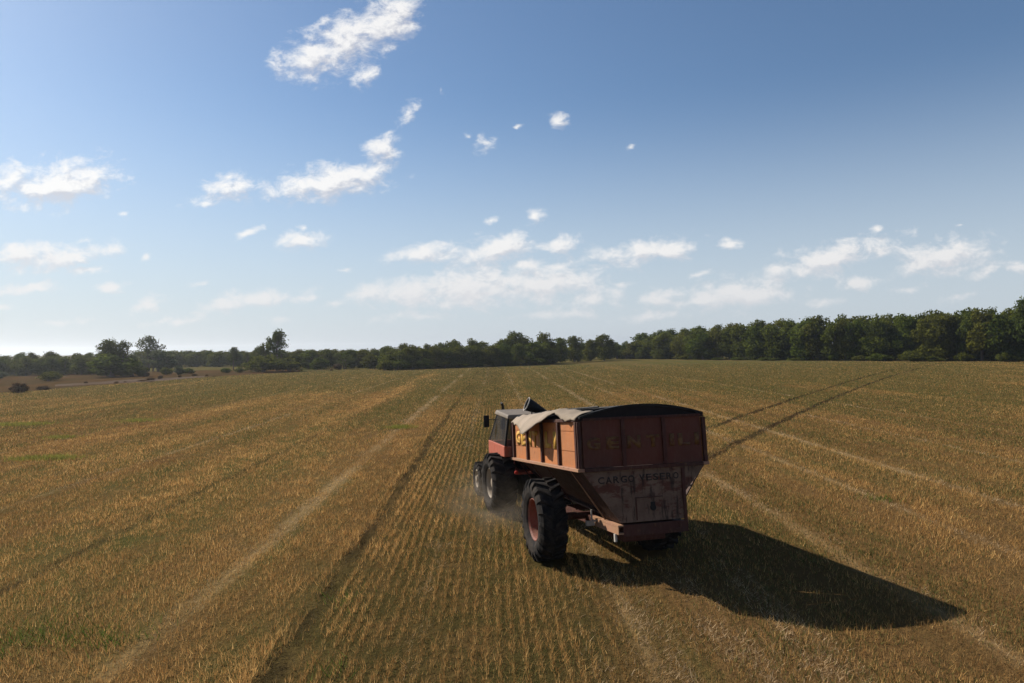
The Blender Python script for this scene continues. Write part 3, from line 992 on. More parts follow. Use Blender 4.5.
# pale tarp half thrown back over the left side
KEY = [  # s : inner (u,z), crest (u,z), hang edge (u,z); z from the top rail
    (4.70, (.20, .10), (.06, .06), (-.06, -.03)),
    (4.30, (.20, .12), (.02, .06), (-.10, -.06)),
    (3.60, (.20, .13), (-.06, .05), (-.19, -.12)),
    (2.90, (.18, .14), (-.14, .04), (-.33, -.20)),
    (2.30, (.16, .16), (-.20, .04), (-.47, -.27)),
    (2.10, (.15, .17), (-.20, .05), (-.47, -.27)),
    (1.80, (.16, .18), (-.14, .09), (-.32, -.12)),
    (1.40, (.18, .19), (-.06, .15), (-.15, .06)),
    (1.15, (.20, .20), (-.01, .185), (-.09, .12)),
    (.95, (.24, .17), (-.01, .14), (-.08, .05)),
    (.60, (.28, .14), (-.01, .08), (-.075, -.03)),
    (.30, (.30, .13), (.00, .06), (-.075, -.05)),
    (.02, (.30, .12), (.02, .05), (-.06, -.03)),
]


def key_at(s):
    for (s1, *a), (s0, *b) in zip(KEY, KEY[1:]):
        if s0 <= s <= s1:
            f = (s - s0) / (s1 - s0)
            return [(q[0] * f + p_[0] * (1 - f), q[1] * f + p_[1] * (1 - f)) for q, p_ in zip(a, b)]
    return KEY[-1][1:] if s < .02 else KEY[0][1:]


grid = []
for i in range(60):
    s = .03 + (4.68 - .03) * i / 59
    a, b, c_ = key_at(s)
    row = []
    for j in range(13):
        f = j / 12
        u = (1 - f) ** 2 * a[0] + 2 * f * (1 - f) * (2 * b[0] - .5 * (a[0] + c_[0])) + f * f * c_[0]
        z = (1 - f) ** 2 * a[1] + 2 * f * (1 - f) * (2 * b[1] - .5 * (a[1] + c_[1])) + f * f * c_[1]
        wob = .016 * abs(math.sin(s * 6.1 + f * 3.2)) - .012 * abs(math.sin(s * 3.7 - f * 5 + 1)) + .006 * math.sin(s * 9 + f * 5) + .005 * math.sin(s * 17 - f * 9) + .006 * math.sin(s * 31 + f * 7) * math.sin(s * 3.3) + .005 * math.sin(s * 23 - f * 13)
        row.append(T(u + wob * .6, s, BH + z + wob + .012))
    grid.append(row)
mb = MB()
sheet(mb, grid)
o = mb.build('pale_tarp', M_tarp, trailer, smooth=True)
sm = o.modifiers.new('thick', 'SOLIDIFY'); sm.thickness = .010
mb = MB()
pts = [T(*q) for q in ((.10, 4.74, BH + .10), (.25, 4.2, BH + .13), (.40, 3.4, BH + .17), (.62, 2.4, BH + .205), (.85, 1.2, BH + .22))]
mb.tube(pts, .018, 8)
mb.build('roll_pole', M_black, trailer)
# unloading spout above the front wall, open bell end to the left
mb = MB()
c0, c1 = Vector(T(.36, 4.72, BH + .40)), Vector(T(.92, 4.70, BH + .14))
ax = (c1 - c0).normalized()
e1 = ax.cross(Vector((0, 1, 0))).normalized(); e2 = ax.cross(e1)
rings = []
for f, r in ((0, .165), (.3, .135), (.7, .075), (1.0, .035)):
    rings.append([mb.b.verts.new(c0 + (c1 - c0) * f + (e1 * math.cos(t) + e2 * math.sin(t)) * r) for t in np.linspace(0, 2 * math.pi, 20, endpoint=False)])
for r0, r1 in zip(rings, rings[1:]):
    for i in range(20):
        mb.b.faces.new((r0[i], r0[(i + 1) % 20], r1[(i + 1) % 20], r1[i]))
sp = mb.build('unloading_spout', M_black, trailer, smooth=True)
sm = sp.modifiers.new('thick', 'SOLIDIFY'); sm.thickness = .012
mb = MB()
mb.tube([c0 + (e1 * math.cos(t) + e2 * math.sin(t)) * .168 for t in np.linspace(0, 2 * math.pi, 25)], .014, 6, cap=False)
mb.build('spout_ring', M_metal, sp)
mb = MB()
mb.tube([T(.50, 4.83, BH - .5), T(.50, 4.83, BH + .24)], .03, 8)
mb.build('spout_stay', M_metal, sp)
mb = MB()
mb.tube([T(.02, 4.86, BH - .05), T(.02, 4.86, .30), T(.02, 4.86, .05)], .014, 6)
mb.build('tarp_rope', M_metal, trailer)

# ------------------------------------------------------------------ tractor
tractor = empty('tractor', TR, TR_YAW)
tag(tractor, 'old red tractor with pale cab roof and dark windows towing the grain trailer', 'tractor')
RR = .735
mb = MB()
mb.box(-.26, .26, -.55, .55, .42, .98)
mb.box(-.20, .20, .55, 2.75, .45, .85)
mb.box(-.30, .30, -.75, -.55, .45, .60)
mb.tube([(-.75, 0, RR), (.75, 0, RR)], .10, 12)
mb.build('chassis', M_black, tractor)
hd = MB()
hd.hexa([(-.33, 1.05, .86), (.33, 1.05, .86), (.29, 2.85, .84), (-.29, 2.85, .84), (-.32, 1.05, 1.52), (.32, 1.05, 1.52), (.27, 2.80, 1.40), (-.27, 2.80, 1.40)])
hd.build('bonnet', M_tractor, tractor, bevel=.05)
mb = MB()
mb.box(-.25, .25, 2.86, 2.90, .88, 1.32)
mb.build('radiator_grille', M_black, tractor)
for sx_ in (-1, 1):
    mb = MB()
    mb.tube([(sx_ * .19, 2.86, 1.22), (sx_ * .19, 2.92, 1.22)], .075, 14)
    mb.build('headlight', M_metal, tractor)
# cab
cb = MB()
for sx_ in (-1, 1):
    cb.hexa([(sx_ * .66, -.55, 1.44), (sx_ * .74, -.55, 1.44), (sx_ * .74, 1.02, 1.34), (sx_ * .66, 1.02, 1.34), (sx_ * .66, -.55, 1.70), (sx_ * .74, -.55, 1.70), (sx_ * .74, 1.02, 1.66), (sx_ * .66, 1.02, 1.66)])
cb.box(-.66, .66, -.55, -.50, 1.44, 1.68)
cb.box(-.66, .66, .97, 1.02, .98, 1.64)
cb.box(-.66, .66, -.50, .97, .98, 1.04)
cab = cb.build('cab', M_tractor, tractor, bevel=.015)
for (p0, p1) in (((-.70, -.52, 1.70), (-.60, -.46, 2.35)), ((.70, -.52, 1.70), (.60, -.46, 2.35)), ((-.70, .99, 1.66), (-.58, .66, 2.35)), ((.70, .99, 1.66), (.58, .66, 2.35))):
    mb = MB()
    mb.tube([p0, p1], .030, 6)
    mb.build('cab_pillar', M_black, cab)
for sx_ in (-1, 1):
    mb = MB()
    mb.poly([(sx_ * .715, -.50, 1.702), (sx_ * .715, .98, 1.665), (sx_ * .60, .66, 2.34), (sx_ * .605, -.45, 2.34)])
    mb.build('side_window', M_glass, cab)
mb = MB()
mb.poly([(-.66, 1.0, 1.642), (.66, 1.0, 1.642), (.56, .66, 2.34), (-.56, .66, 2.34)])
mb.build('windscreen', M_glass, cab)
mb = MB()
mb.poly([(-.66, -.53, 1.682), (.66, -.53, 1.682), (.58, -.47, 2.34), (-.58, -.47, 2.34)])
mb.build('rear_window', M_glass, cab)
mb = MB()
mb.hexa([(-.66, -.58, 2.355), (.66, -.58, 2.355), (.62, .84, 2.355), (-.62, .84, 2.355), (-.63, -.54, 2.455), (.63, -.54, 2.455), (.58, .80, 2.465), (-.58, .80, 2.465)])
mb.build('cab_roof', M_white, tractor, bevel=.03)
mb = MB()                                  # seat and steering wheel seen through the glass
mb.box(-.26, .26, -.25, .22, 1.05, 1.28)
mb.box(-.25, .25, -.33, -.20, 1.28, 1.80)
st_ = mb.build('seat', M_black, tractor, bevel=.04)
mb = MB()
mb.tube([(.2 * math.cos(t), .56 + .08 * math.sin(t), 1.62 + .17 * math.sin(t)) for t in np.linspace(0, 2 * math.pi, 20)], .016, 6, cap=False)
mb.tube([(0, .56, 1.62), (0, .80, 1.2)], .02, 6)
mb.build('steering_wheel', M_black, tractor)
for sx_ in (-1, 1):                        # curved fenders over the rear wheels
    mb = MB()
    pr = [(math.radians(a)) for a in range(40, 131, 10)]
    for a0, a1 in zip(pr, pr[1:]):
        r0, r1 = RR + .07, RR + .095
        P = lambda a, r, x: (x, r * math.cos(a), RR + r * math.sin(a))
        xa, xb = sorted((sx_ * .34, sx_ * .50))
        mb.hexa([P(a0, r0, xa), P(a1, r0, xa), P(a1, r0, xb), P(a0, r0, xb), P(a0, r1, xa), P(a1, r1, xa), P(a1, r1, xb), P(a0, r1, xb)])
    bmesh.ops.remove_doubles(mb.b, verts=mb.b.verts[:], dist=1e-4)
    mb.build('fender', M_tractor, tractor)
for sx_ in (-1, 1):
    mb = MB()
    mb.tube([(sx_ * .52, -.80, 1.10), (sx_ * .52, -.83, 1.10)], .045, 12)
    mb.box(sx_ * .52 - .012, sx_ * .52 + .012, -.80, -.70, 1.08, 1.10)
    mb.build('tail_light', M_lamp, tractor)
mb = MB()                                  # exhaust on the bonnet
mb.tube([(-.24, 1.35, 1.48), (-.24, 1.35, 2.05), (-.24, 1.35, 2.42)], [.045, .06, .06], 10)
mb.tube([(-.24, 1.35, 2.40), (-.25, 1.33, 2.52), (-.30, 1.28, 2.60)], .035, 10)
mb.build('exhaust_pipe', M_black, tractor)
for sx_ in (-1, 1):
    mb = MB()
    mb.box(sx_ * .86 - .075, sx_ * .86 + .075, .70, .735, 2.03, 2.34)
    mr = mb.build('mirror', M_black, tractor, bevel=.02)
    mb = MB()
    mb.tube([(sx_ * .60, .70, 2.22), (sx_ * .74, .72, 2.24), (sx_ * .86, .735, 2.18)], .012, 6)
    mb.build('mirror_arm', M_black, mr)
w3 = wheel(tractor, (-.74, 0, RR), RR, .60, .37, 20, .045, M_rimw, .16, .11, spin=.2)
wheel_copy(w3, tractor, (.74, 0, RR), True, .5)
w4 = wheel(tractor, (-.72, 2.0, .47), .47, .30, .24, 16, .03, M_rimw, .09, .08, spin=.2)
wheel_copy(w4, tractor, (.72, 2.0, .47), True, .1)
mb = MB()
mb.tube([(-.60, 2.0, .47), (.60, 2.0, .47)], .07, 10)
mb.build('front_axle', M_black, tractor)
mb = MB()
for i in range(3):
    mb.box(-.74, -.50, .62 - .0, .92, .40 + .22 * i, .43 + .22 * i)
mb.box(-.74, -.72, .62, .65, .40, .98)
mb.box(-.74, -.72, .89, .92, .40, .98)
mb.build('step', M_black, tractor)

# ------------------------------------------------------------------ vegetation
def leaf_mat(name, c0, c1, c2, trans=0.3):
    m, k, bs = new_mat(name)
    at = k.n('ShaderNodeVertexColor', layer_name='tint').outputs[0]
    sp = k.n('ShaderNodeSeparateColor', ins={0: at})
    oi = k.n('ShaderNodeObjectInfo').outputs['Random']
    c = k.mix(sp.outputs[0], c0, c1)
    c = k.mix(k.ramp(oi, 0.0, 1.0, 0, 0.75, False), c, c2)
    c = k.mix(1.0, c, k.mix(sp.outputs[1], (0.62, 0.62, 0.62), (1.3, 1.3, 1.3)), 'MULTIPLY')
    df = k.n('ShaderNodeBsdfDiffuse', ins={'Color': c})
    tr = k.n('ShaderNodeBsdfTranslucent', ins={'Color': c})
    ms = k.n('ShaderNodeMixShader', ins={0: trans, 1: df.outputs[0], 2: tr.outputs[0]})
    k.t.links.new(ms.outputs[0], k.t.nodes['Material Output'].inputs['Surface'])
    return m


M_leaf = leaf_mat('wood_foliage', (0.044, 0.070, 0.011), (0.118, 0.138, 0.023), (0.105, 0.095, 0.018), .48)
M_leaf_pale = leaf_mat('pale_foliage', (0.075, 0.088, 0.040), (0.13, 0.14, 0.065), (0.10, 0.11, 0.05), 0.35)
M_leaf_dark = leaf_mat('dark_foliage', (0.035, 0.056, 0.011), (0.095, 0.112, 0.024), (0.075, 0.08, 0.018), .45)
M_leaf_brown = leaf_mat('dry_foliage', (0.10, 0.060, 0.030), (0.14, 0.085, 0.04), (0.09, 0.06, 0.03))
m, k, bs = new_mat('bark')
nb = k.noise(k.mapv(k.n('ShaderNodeTexCoord').outputs['Object'], sc=(1, 1, .2)), 9, 5, .6)
k.put(bs.inputs['Base Color'], k.mix(nb, (0.05, 0.036, 0.026), (0.16, 0.12, 0.09)))
bs.inputs['Roughness'].default_value = 0.95
M_bark = m


def crown_mesh(name, r, lobes, n, size, holes=0.0, low=0.0, h=1.0, flat=1.0):
    """leaf-sized faces spread through lobes; unit tree 1 high, crown about 'r' wide"""
    g = np.random.default_rng(r)
    cs, rs = lobes
    cs = np.array(cs); rs = np.array(rs)
    pr = rs ** 2.2; pr = pr / pr.sum()
    which = g.choice(len(cs), n, p=pr)
    d = g.normal(size=(n, 3)); d /= np.linalg.norm(d, axis=1)[:, None]
    rad = np.where(g.random(n) < .75, .78 + .3 * g.random(n), g.random(n) ** .5)
    # lumpy lobes
    lump = 1 + .22 * np.sin(d[:, 0] * 5 + which * 1.7) * np.sin(d[:, 1] * 6 + which) + .15 * np.sin(d[:, 2] * 9 + which * 2.3)
    p = cs[which] + d * (rs[which] * rad * lump)[:, None] * np.array([1, 1, .85 * flat])
    keep = p[:, 2] > low
    if holes:
        hn = fbm(p[:, 0] * 9 + 50, p[:, 2] * 9 + 50 + p[:, 1] * 4, 77)
        keep &= hn > holes
    p, d, which = p[keep], d[keep], which[keep]
    n = len(p)
    nr = d + g.normal(size=(n, 3)) * .42; nr /= np.linalg.norm(nr, axis=1)[:, None]
    t1 = np.cross(nr, g.normal(size=(n, 3))); t1 /= np.linalg.norm(t1, axis=1)[:, None]
    t2 = np.cross(nr, t1)
    sz = (size * (.6 + .8 * g.random(n)))[:, None]
    v = np.zeros((n, 4, 3), np.float32)
    v[:, 0] = p - t1 * sz; v[:, 1] = p - t2 * sz * .6; v[:, 2] = p + t1 * sz; v[:, 3] = p + t2 * sz * .6
    me = bpy.data.meshes.new(name)
    me.vertices.add(n * 4); me.vertices.foreach_set('co', v.reshape(-1))
    me.loops.add(n * 4); me.loops.foreach_set('vertex_index', np.arange(n * 4, dtype=np.int32))
    me.polygons.add(n); me.polygons.foreach_set('loop_start', np.arange(0, n * 4, 4, dtype=np.int32))
    me.update(calc_edges=True)
    ca = me.color_attributes.new('tint', 'FLOAT_COLOR', 'POINT')
    cc = np.ones((n, 4, 4), np.float32)
    lobe_t = g.random(len(cs))[which]
    cc[:, :, 0] = np.clip(.5 * lobe_t + .5 * g.random(n), 0, 1)[:, None]
    cc[:, :, 1] = g.random(n)[:, None]
    ca.data.foreach_set('color', cc.reshape(-1))
    return me


def trunk_mesh(name, seed, top, spread, rb, multi=1, n_limb=5, start=.25):
    g = random.Random(seed)
    mb = MB()
    for mlt in range(multi):
        ox, oy = (g.uniform(-.05, .05), g.uniform(-.05, .05)) if multi > 1 else (0, 0)
        lx, ly = g.uniform(-.10, .10) * multi * .7, g.uniform(-.10, .10) * multi * .7
        path = [(ox, oy, -.02), (ox + lx * .2, oy + ly * .2, top * .3), (ox + lx * .6, oy + ly * .6, top * .65), (ox + lx, oy + ly, top)]
        mb.tube(path, [rb, rb * .75, rb * .5, rb * .18], 7)
        for i in range(n_limb):
            f = start + (.9 - start) * (i + g.random()) / n_limb
            bz = top * f
            bx, by = ox + lx * f, oy + ly * f
            a = g.uniform(0, 6.28); ln_ = spread * g.uniform(.5, 1.0) * (1.1 - .5 * f)
            ex, ey, ez = bx + math.cos(a) * ln_, by + math.sin(a) * ln_, bz + ln_ * g.uniform(.4, .9)
            mb.tube([(bx, by, bz), (bx + (ex - bx) * .5, by + (ey - by) * .5, bz + (ez - bz) * .6), (ex, ey, ez)], [rb * .42, rb * .28, rb * .10], 5)
    bmesh.ops.recalc_face_normals(mb.b, faces=mb.b.faces[:])
    me = bpy.data.meshes.new(name); mb.b.to_mesh(me); mb.b.free()
    return me


def lobes_round(seed, rx, z0, z1, n, rmin, rmax):
    g = random.Random(seed)
    cs, rs = [], []
    for i in range(n):
        a = g.uniform(0, 6.28)
        f = (i + .5) / n
        z = z0 + (z1 - z0) * f
        prof = math.sin(math.pi * min(1, max(.12, (f * .8 + .16)))) ** .6
        rr_ = rx * prof * math.sqrt(g.random()) * .85
        q = g.uniform(rmin, rmax) * (1.0 - .25 * f)
        cs.append((math.cos(a) * rr_, math.sin(a) * rr_, z)); rs.append(q)
    return cs, rs


PROTO = {}


def proto(key, crown, trunk, lm):
    crown.materials.append(lm)
    trunk.materials.append(M_bark)
    PROTO[key] = (crown, trunk)


for i in range(7):       # dense trees of the wood, leafy to the ground
    proto(('wood', i), crown_mesh('crown', 100 + i, lobes_round(100 + i, .33, .12, .90, 26, .13, .21), 5200, .026, low=.01), trunk_mesh('trunk', i, .8, .25, .03), M_leaf)
for i in range(4):       # spreading round-topped trees with clear trunk
    proto(('round', i), crown_mesh('crown', 200 + i, lobes_round(200 + i, .40, .34, .88, 24, .10, .19), 4800, .021, holes=.45, low=.2), trunk_mesh('trunk', 20 + i, .8, .3, .035, multi=2), M_leaf_dark)
for i in range(4):       # bushes
    proto(('bush', i), crown_mesh('crown', 300 + i, lobes_round(300 + i, .50, .18, .72, 18, .17, .28), 2600, .045, low=.0), trunk_mesh('trunk', 40 + i, .6, .4, .03, multi=3, n_limb=3), M_leaf)
for i in range(2):       # tall gum-like tree: bare stem, clustered clumps with sky between
    proto(('tall', i), crown_mesh('crown', 400 + i, lobes_round(420 + i, .20, .40, .88, 20, .10, .16), 4400, .019, holes=.43, low=.28), trunk_mesh('trunk', 60 + i, .88, .24, .028, n_limb=8, start=.35), M_leaf_dark)
proto(('pale', 0), crown_mesh('crown', 500, lobes_round(500, .36, .42, .90, 18, .09, .16), 2600, .020, holes=.40, low=.3), trunk_mesh('trunk', 70, .86, .30, .022, multi=3, n_limb=6, start=.35), M_leaf_pale)
proto(('palebush', 0), crown_mesh('crown', 501, lobes_round(501, .46, .2, .75, 18, .16, .25), 2600, .04, low=0), trunk_mesh('trunk', 71, .6, .4, .03, multi=3, n_limb=3), M_leaf_pale)
proto(('brownbush', 0), crown_mesh('crown', 502, lobes_round(502, .50, .16, .7, 14, .16, .26), 1500, .05, low=0), trunk_mesh('trunk', 72, .6, .4, .03, multi=3, n_limb=3), M_leaf_brown)


def plant(key, name, x, y, h, w, label, cat, group=None, rz=None):
    """one tree or bush: Empty > trunk, crown (mesh data shared between copies of a kind)"""
    crown, trunk = PROTO[key]
    e_ = empty(name, (x, y, 0), random.uniform(0, 6.28) if rz is None else rz)
    e_.scale = (w, w, h)
    tag(e_, label, cat, group)
    link_mesh('trunk', trunk, None, e_)
    link_mesh('crown', crown, None, e_)
    return e_


def by_photo(key, name, px, d, top, wpx, *a, **kw):
    x, h = at_dist(px, top, d)
    return plant(key, name, x, d, h, wpx / FPX * d / .85, *a, **kw)


GW = 'trees of the dense wood on the right'
LW = 'dark green leafy tree in the long dense wood behind the right half of the field'
def interp(tab, x):
    return float(np.interp(x, [a for a, b in tab], [b for a, b in tab]))


TOP_R = [(636, 336), (650, 331), (680, 328), (715, 325), (740, 322), (760, 320), (800, 318), (830, 316), (860, 315), (890, 315), (915, 312), (940, 310), (975, 306), (1000, 307), (1030, 306), (1100, 300), (1200, 292)]
BASE_R = [(636, 205), (700, 180), (760, 165), (850, 148), (950, 135), (1030, 126), (1200, 108)]
px = 640.0
i = 0
while px < 1250:
    for row in (0, 1):
        q = px + random.uniform(-5, 5) + row * 7
        d = interp(BASE_R, q) * (1.0 + row * .045) + random.uniform(-1.5, 1.5)
        top = interp(TOP_R, q) + random.uniform(-1.6, 1.6) + (4 if row == 0 else -.5)
        by_photo(('wood', random.randrange(7)), 'wood_tree', q, d, top, random.uniform(28, 40) * (165 / d) ** .3, LW, 'tree', GW)
    px += random.uniform(12, 17)
    i += 1
px = 640
while px < 1250:                          # low bushes along the foot of the wood
    d = interp(BASE_R, px) - random.uniform(2.0, 5.0)
    plant(('bush', random.randrange(4)), 'edge_bush', at_dist(px, 350, d)[0], d, random.uniform(.7, 2.6), random.uniform(2.2, 5), 'low green bush along the foot of the dense wood on the right', 'bush', 'bushes along the foot of the right wood')
    px += random.uniform(16, 40)

# middle wood behind the tractor
TOP_M = [(385, 349), (405, 345), (430, 342), (460, 341), (490, 341), (500, 338), (535, 338), (552, 341), (575, 340), (615, 342)]
BASE_M = [(385, 134), (440, 142), (500, 150), (552, 158), (615, 185)]
px = 388.0
LM = 'dark bushy tree in the middle wood behind the tractor'
while px < 553:
    for row in (0, 1):
        q = px + random.uniform(-4, 4) + row * 6
        d = interp(BASE_M, q) * (1 + row * .05) + random.uniform(-1, 1)
        by_photo(('wood', random.randrange(7)), 'wood_tree', q, d, interp(TOP_M, q) + random.uniform(-2.2, 2.0) + (4 if row == 0 else -.5), random.uniform(20, 30), LM, 'tree', 'trees of the middle wood')
    px += random.uniform(10, 15)
px = 384
while px < 552:
    d = interp(BASE_M, px) - random.uniform(1.5, 3.5)
    plant(('bush', random.randrange(4)), 'edge_bush', at_dist(px, 350, d)[0], d, random.uniform(1.2, 2.6), random.uniform(3, 5), 'low dark bush along the foot of the middle wood behind the tractor', 'bush', 'bushes along the foot of the middle wood')
    px += random.uniform(12, 20)
by_photo(('round', 0), 'broad_tree', 515, 163, 329.5, 34, 'round-topped dark tree rising above the middle wood', 'tree')
by_photo(('wood', 1), 'broad_tree', 545, 166, 332, 26, 'lighter green tree beside the round-topped dark tree', 'tree')
for q, d, t_, w_, l_ in ((574, 178, 335.5, 24, 'loose-crowned tree next to the middle wood, first of three before the gap'), (590, 182, 339, 20, 'low tree between the two loose-crowned trees left of the gap'), (604, 186, 333.5, 25, 'loose-crowned tree just left of the gap before the right wood'), (560, 172, 337, 22, 'small tree at the right end of the middle wood')):
    by_photo(('wood', 2 + int(q) % 4), 'loose_tree', q, d, t_, w_ * 1.05, l_, 'tree')
for q in (617, 626, 633, 640):
    by_photo(('bush', random.randrange(4)), 'far_bush', q, 205 + random.uniform(-5, 5), 343 + random.uniform(-1.5, 1), 16, 'low dark bush in the gap between the middle and right woods', 'bush', 'bushes in the gap between the woods')
x, h = at_dist(1024, 289, 118)
plant(('tall', 1), 'tall_tree', x + .6, 118, h, 9, 'thin-leaved tree standing above the wood at the right edge of the photo', 'tree')

# tree row between lone tree and the middle wood
for n_, (q, d, t_, w_) in enumerate(((296, 148, 353, 16), (308, 150, 350, 18), (326, 152, 348.5, 20), (338, 150, 352, 14), (350, 153, 348.5, 20), (364, 152, 349.5, 18), (376, 150, 349, 16), (388, 146, 345.5, 22), (318, 143, 357, 18), (345, 143, 356, 18), (370, 143, 354, 18))):
    by_photo(('wood' if n_ % 3 else 'round', n_ % 4), 'row_tree', q, d, t_, w_ * 1.25, 'small dark tree in the front row between the tall twin-crowned tree and the middle wood', 'tree', 'small trees of the back row')
by_photo(('brownbush', 0), 'dry_bush', 338, 138, 362, 9, 'reddish dry bush in front of the small tree row', 'bush')
# tall tree and neighbours
by_photo(('tall', 0), 'tall_tree', 276, 139, 328, 38, 'tall dark tree with open crown, highest on the left skyline', 'tree')
by_photo(('round', 2), 'side_tree', 262, 137, 343, 24, 'smaller dark tree leaning against the left of the tall open-crowned tree', 'tree')
by_photo(('bush', 1), 'base_bush', 263, 131, 352, 32, 'dark bush below the tall open-crowned tree', 'bush')
by_photo(('bush', 2), 'base_bush', 289, 135, 354, 26, 'green bush right of the foot of the tall open-crowned tree', 'bush')
by_photo(('tall', 1), 'slim_tree', 233, 150, 345, 20, 'slim tree left of the tall open-crowned tree', 'tree')
by_photo(('round', 1), 'slim_tree', 247, 148, 351, 10, 'short round tree between the slim tree and the tall open-crowned tree', 'tree')
# lone pair at left
by_photo(('round', 3), 'dark_tree', 108, 122, 337, 31, 'dark spreading tree on the left, left half of the pair', 'tree')
by_photo(('round', 1), 'dark_tree', 123, 123, 338, 27, 'dark spreading tree on the left, right half of the pair', 'tree')
by_photo(('bush', 0), 'base_bush', 112, 119, 350, 40, 'broad dark bush at the foot of the dark pair of trees', 'bush')
by_photo(('bush', 3), 'base_bush', 132, 119, 364, 26, 'low dark bush right of the foot of the dark pair of trees', 'bush')
by_photo(('pale', 0), 'pale_tree', 150, 150, 333, 30, 'pale thin-crowned tree beside the dark pair of trees', 'tree')
by_photo(('palebush', 0), 'pale_bush', 158, 146, 347, 30, 'pale green bushy tree under the thin-crowned tree', 'tree')
# left wood
TOP_L = [(-120, 352), (0, 354.5), (30, 351.5), (60, 352), (100, 352.5)]
px = -115
while px < 104:
    for row in (0, 1):
        q = px + random.uniform(-4, 4) + row * 7
        d = 134 + row * 7 + random.uniform(-2, 2)
        by_photo(('wood', random.randrange(7)), 'wood_tree', q, d, interp(TOP_L, q) + random.uniform(-1.5, 1.2) + (5 if row == 0 else 0), random.uniform(18, 28), 'dark green tree in the low wood at the left edge of the photo', 'tree', 'trees of the low left wood')
    px += random.uniform(11, 15)
# hazy far wood behind
px = 138
while px < 270:
    d = 190 + random.uniform(-8, 12)
    by_photo(('wood', random.randrange(7)), 'far_tree', px, d, 350.8 + random.uniform(-1.5, 1.0), random.uniform(20, 30), 'hazy far tree low on the skyline right of the dark pair of trees', 'tree', 'hazy far trees on the left skyline')
    px += random.uniform(6, 9)
px = 280
while px < 398:                           # dense second row that closes the back of the field
    d = 163 + random.uniform(-4, 5)
    by_photo(('wood', random.randrange(7)), 'back_tree', px, d, interp([(280, 350), (300, 349.5), (350, 348.8), (398, 347)], px) + random.uniform(-1.5, 1.8), random.uniform(18, 26), 'dark tree closing the back of the field behind the small tree row', 'tree', 'dense trees behind the small tree row')
    px += random.uniform(8, 11)
px = 556
while px < 640:
    d = 205 + random.uniform(-6, 8)
    by_photo(('wood', random.randrange(7)), 'back_tree', px, d, 343.5 + random.uniform(-1.5, 1.8), random.uniform(14, 20), 'low dark tree closing the gap between the middle and right woods', 'tree', 'low trees between the woods')
    px += random.uniform(8, 11)
px = 590
while px < 660:
    by_photo(('wood', random.randrange(7)), 'far_tree', px, 330 + random.uniform(-10, 20), 341 + random.uniform(-1, 1.5), 12, 'distant tree on the skyline in the gap between the woods', 'tree', 'distant trees in the gap')
    px += 9
# bushes on the fallow strip
for q, py, hh_, w_, kd, l_ in ((18, 393, 1.35, 2.0, 'brownbush', 'small dark brown bush at the near left edge of the field'), (48, 381, 1.7, 3.2, 'bush', 'round green bush on the reddish fallow strip'), (2, 379, 1.4, 2.6, 'palebush', 'pale green bush at the left margin of the fallow strip'),
                           (166, 375, 1.6, 2.2, 'bush', 'dark round bush in front of the hazy far trees'), (178, 375, 1.9, 2.6, 'palebush', 'lighter green round bush right of the dark round bush'), (189, 374, 1.3, 2.0, 'bush', 'small bush at the right end of the three round bushes'),
                           (44, 390, .6, 1.6, 'brownbush', 'low dry tuft beside the small dark brown bush'), (160, 379, .7, 1.0, 'brownbush', 'small dry tuft at the end of the dirt track'), (226, 373, 1.1, 2.0, 'bush', 'low bush at the foot of the slim tree'), (146, 376.5, .8, 1.4, 'brownbush', 'dry brown tuft below the pale bushy tree'), (240, 372.5, 1.2, 2.0, 'bush', 'low bush between the slim tree and the tall open-crowned tree')):
    gx, gy = ground_at(q, py)
    kk_ = (kd, random.randrange(4) if kd == 'bush' else 0)
    plant(kk_, 'field_bush', gx, gy, hh_, w_, l_, 'bush')
rnd = random.Random(4)
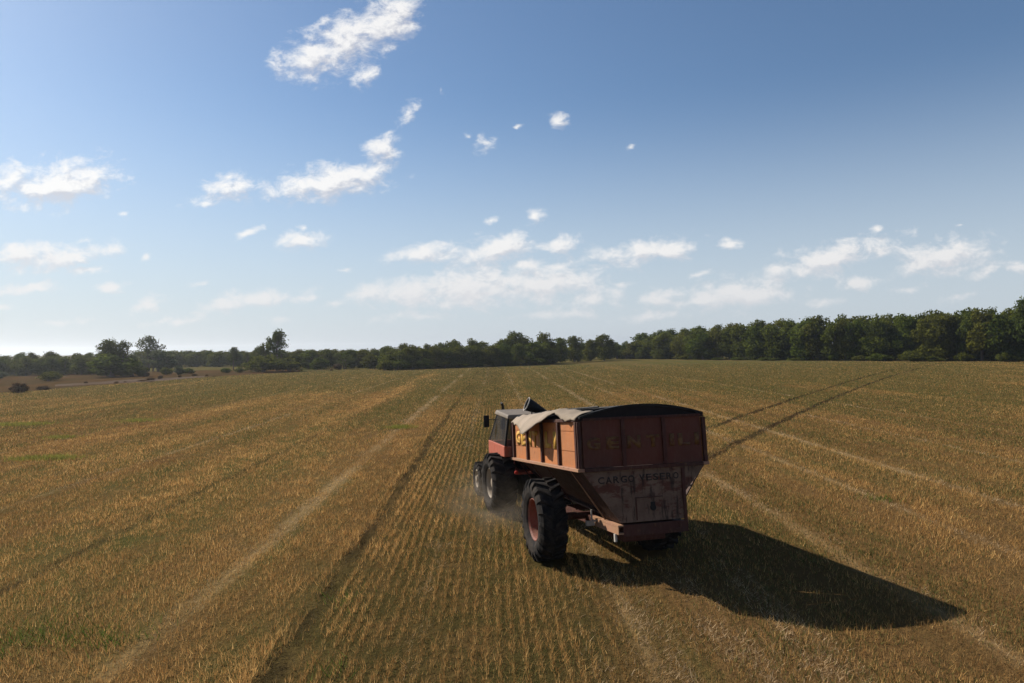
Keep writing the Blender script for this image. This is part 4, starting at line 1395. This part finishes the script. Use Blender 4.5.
for n_ in range(12):                      # low tufts along the track
    f = rnd.random()
    q = 60 + 290 * f + rnd.uniform(-4, 4)
    py = interp([(60, 388), (160, 382), (205, 378), (260, 374.3), (350, 371.5)], q) - rnd.uniform(.2, 4.0) * (1.2 - .9 * f)
    gx, gy = ground_at(q, py)
    plant(('brownbush', 0), 'dry_tuft', gx, gy, rnd.uniform(.15, .5), rnd.uniform(.4, 1.6), 'low dry tuft in the line along the left field edge', 'tuft', 'dry tufts along the left field edge')

# ------------------------------------------------------------------ dust and haze
def volume_mat(name, dens, color, aniso):
    m = bpy.data.materials.new(name)
    m.use_nodes = True
    k = NT(m.node_tree)
    m.node_tree.nodes.clear()
    pv = k.n('ShaderNodeVolumePrincipled', ins={'Color': (*color, 1), 'Anisotropy': aniso})
    out = k.n('ShaderNodeOutputMaterial', ins={'Volume': pv.outputs[0]})
    return m, k, pv


def dust(name, loc, rx, ry, rz_, dens, label):
    m, k, pv = volume_mat('dust_air', dens, (0.80, 0.66, 0.50), 0.3)
    co = k.n('ShaderNodeTexCoord').outputs['Object']
    ln_ = k.n('ShaderNodeVectorMath', operation='LENGTH', ins={0: co}).outputs['Value']
    f = k.m('POWER', k.m('SUBTRACT', 1.0, ln_, clamp=True), 1.3)
    nz = k.ramp(k.noise(co, 2.2, 4, .6), .36, .66)
    k.put(pv.inputs['Density'], k.m('MULTIPLY', k.m('MULTIPLY', f, nz), dens))
    bm = bmesh.new()
    bmesh.ops.create_icosphere(bm, subdivisions=3, radius=1.0)
    for v in bm.verts:
        if v.co.z < -.12: v.co.z = -.12
    me = bpy.data.meshes.new(name); bm.to_mesh(me); bm.free()
    o = link_mesh(name, me, m, None, loc, (0, 0, YAW))
    o.scale = (rx, ry, rz_)
    return tag(o, label, 'dust', kind='stuff')


dust('dust', (-.55, 16.3, .20), 1.5, 3.4, 1.1, .20, 'thin dust raised round the left wheels of tractor and trailer')

m, k, pv = volume_mat('haze_air', .0018, (0.90, 0.94, 1.0), 0.65)
pv.inputs['Density'].default_value = .00024
mb = MB()
mb.box(-1600, 1600, -300, 2500, -1, 26)
tag(mb.build('haze', m), 'thin summer haze over the field', 'haze', kind='stuff')
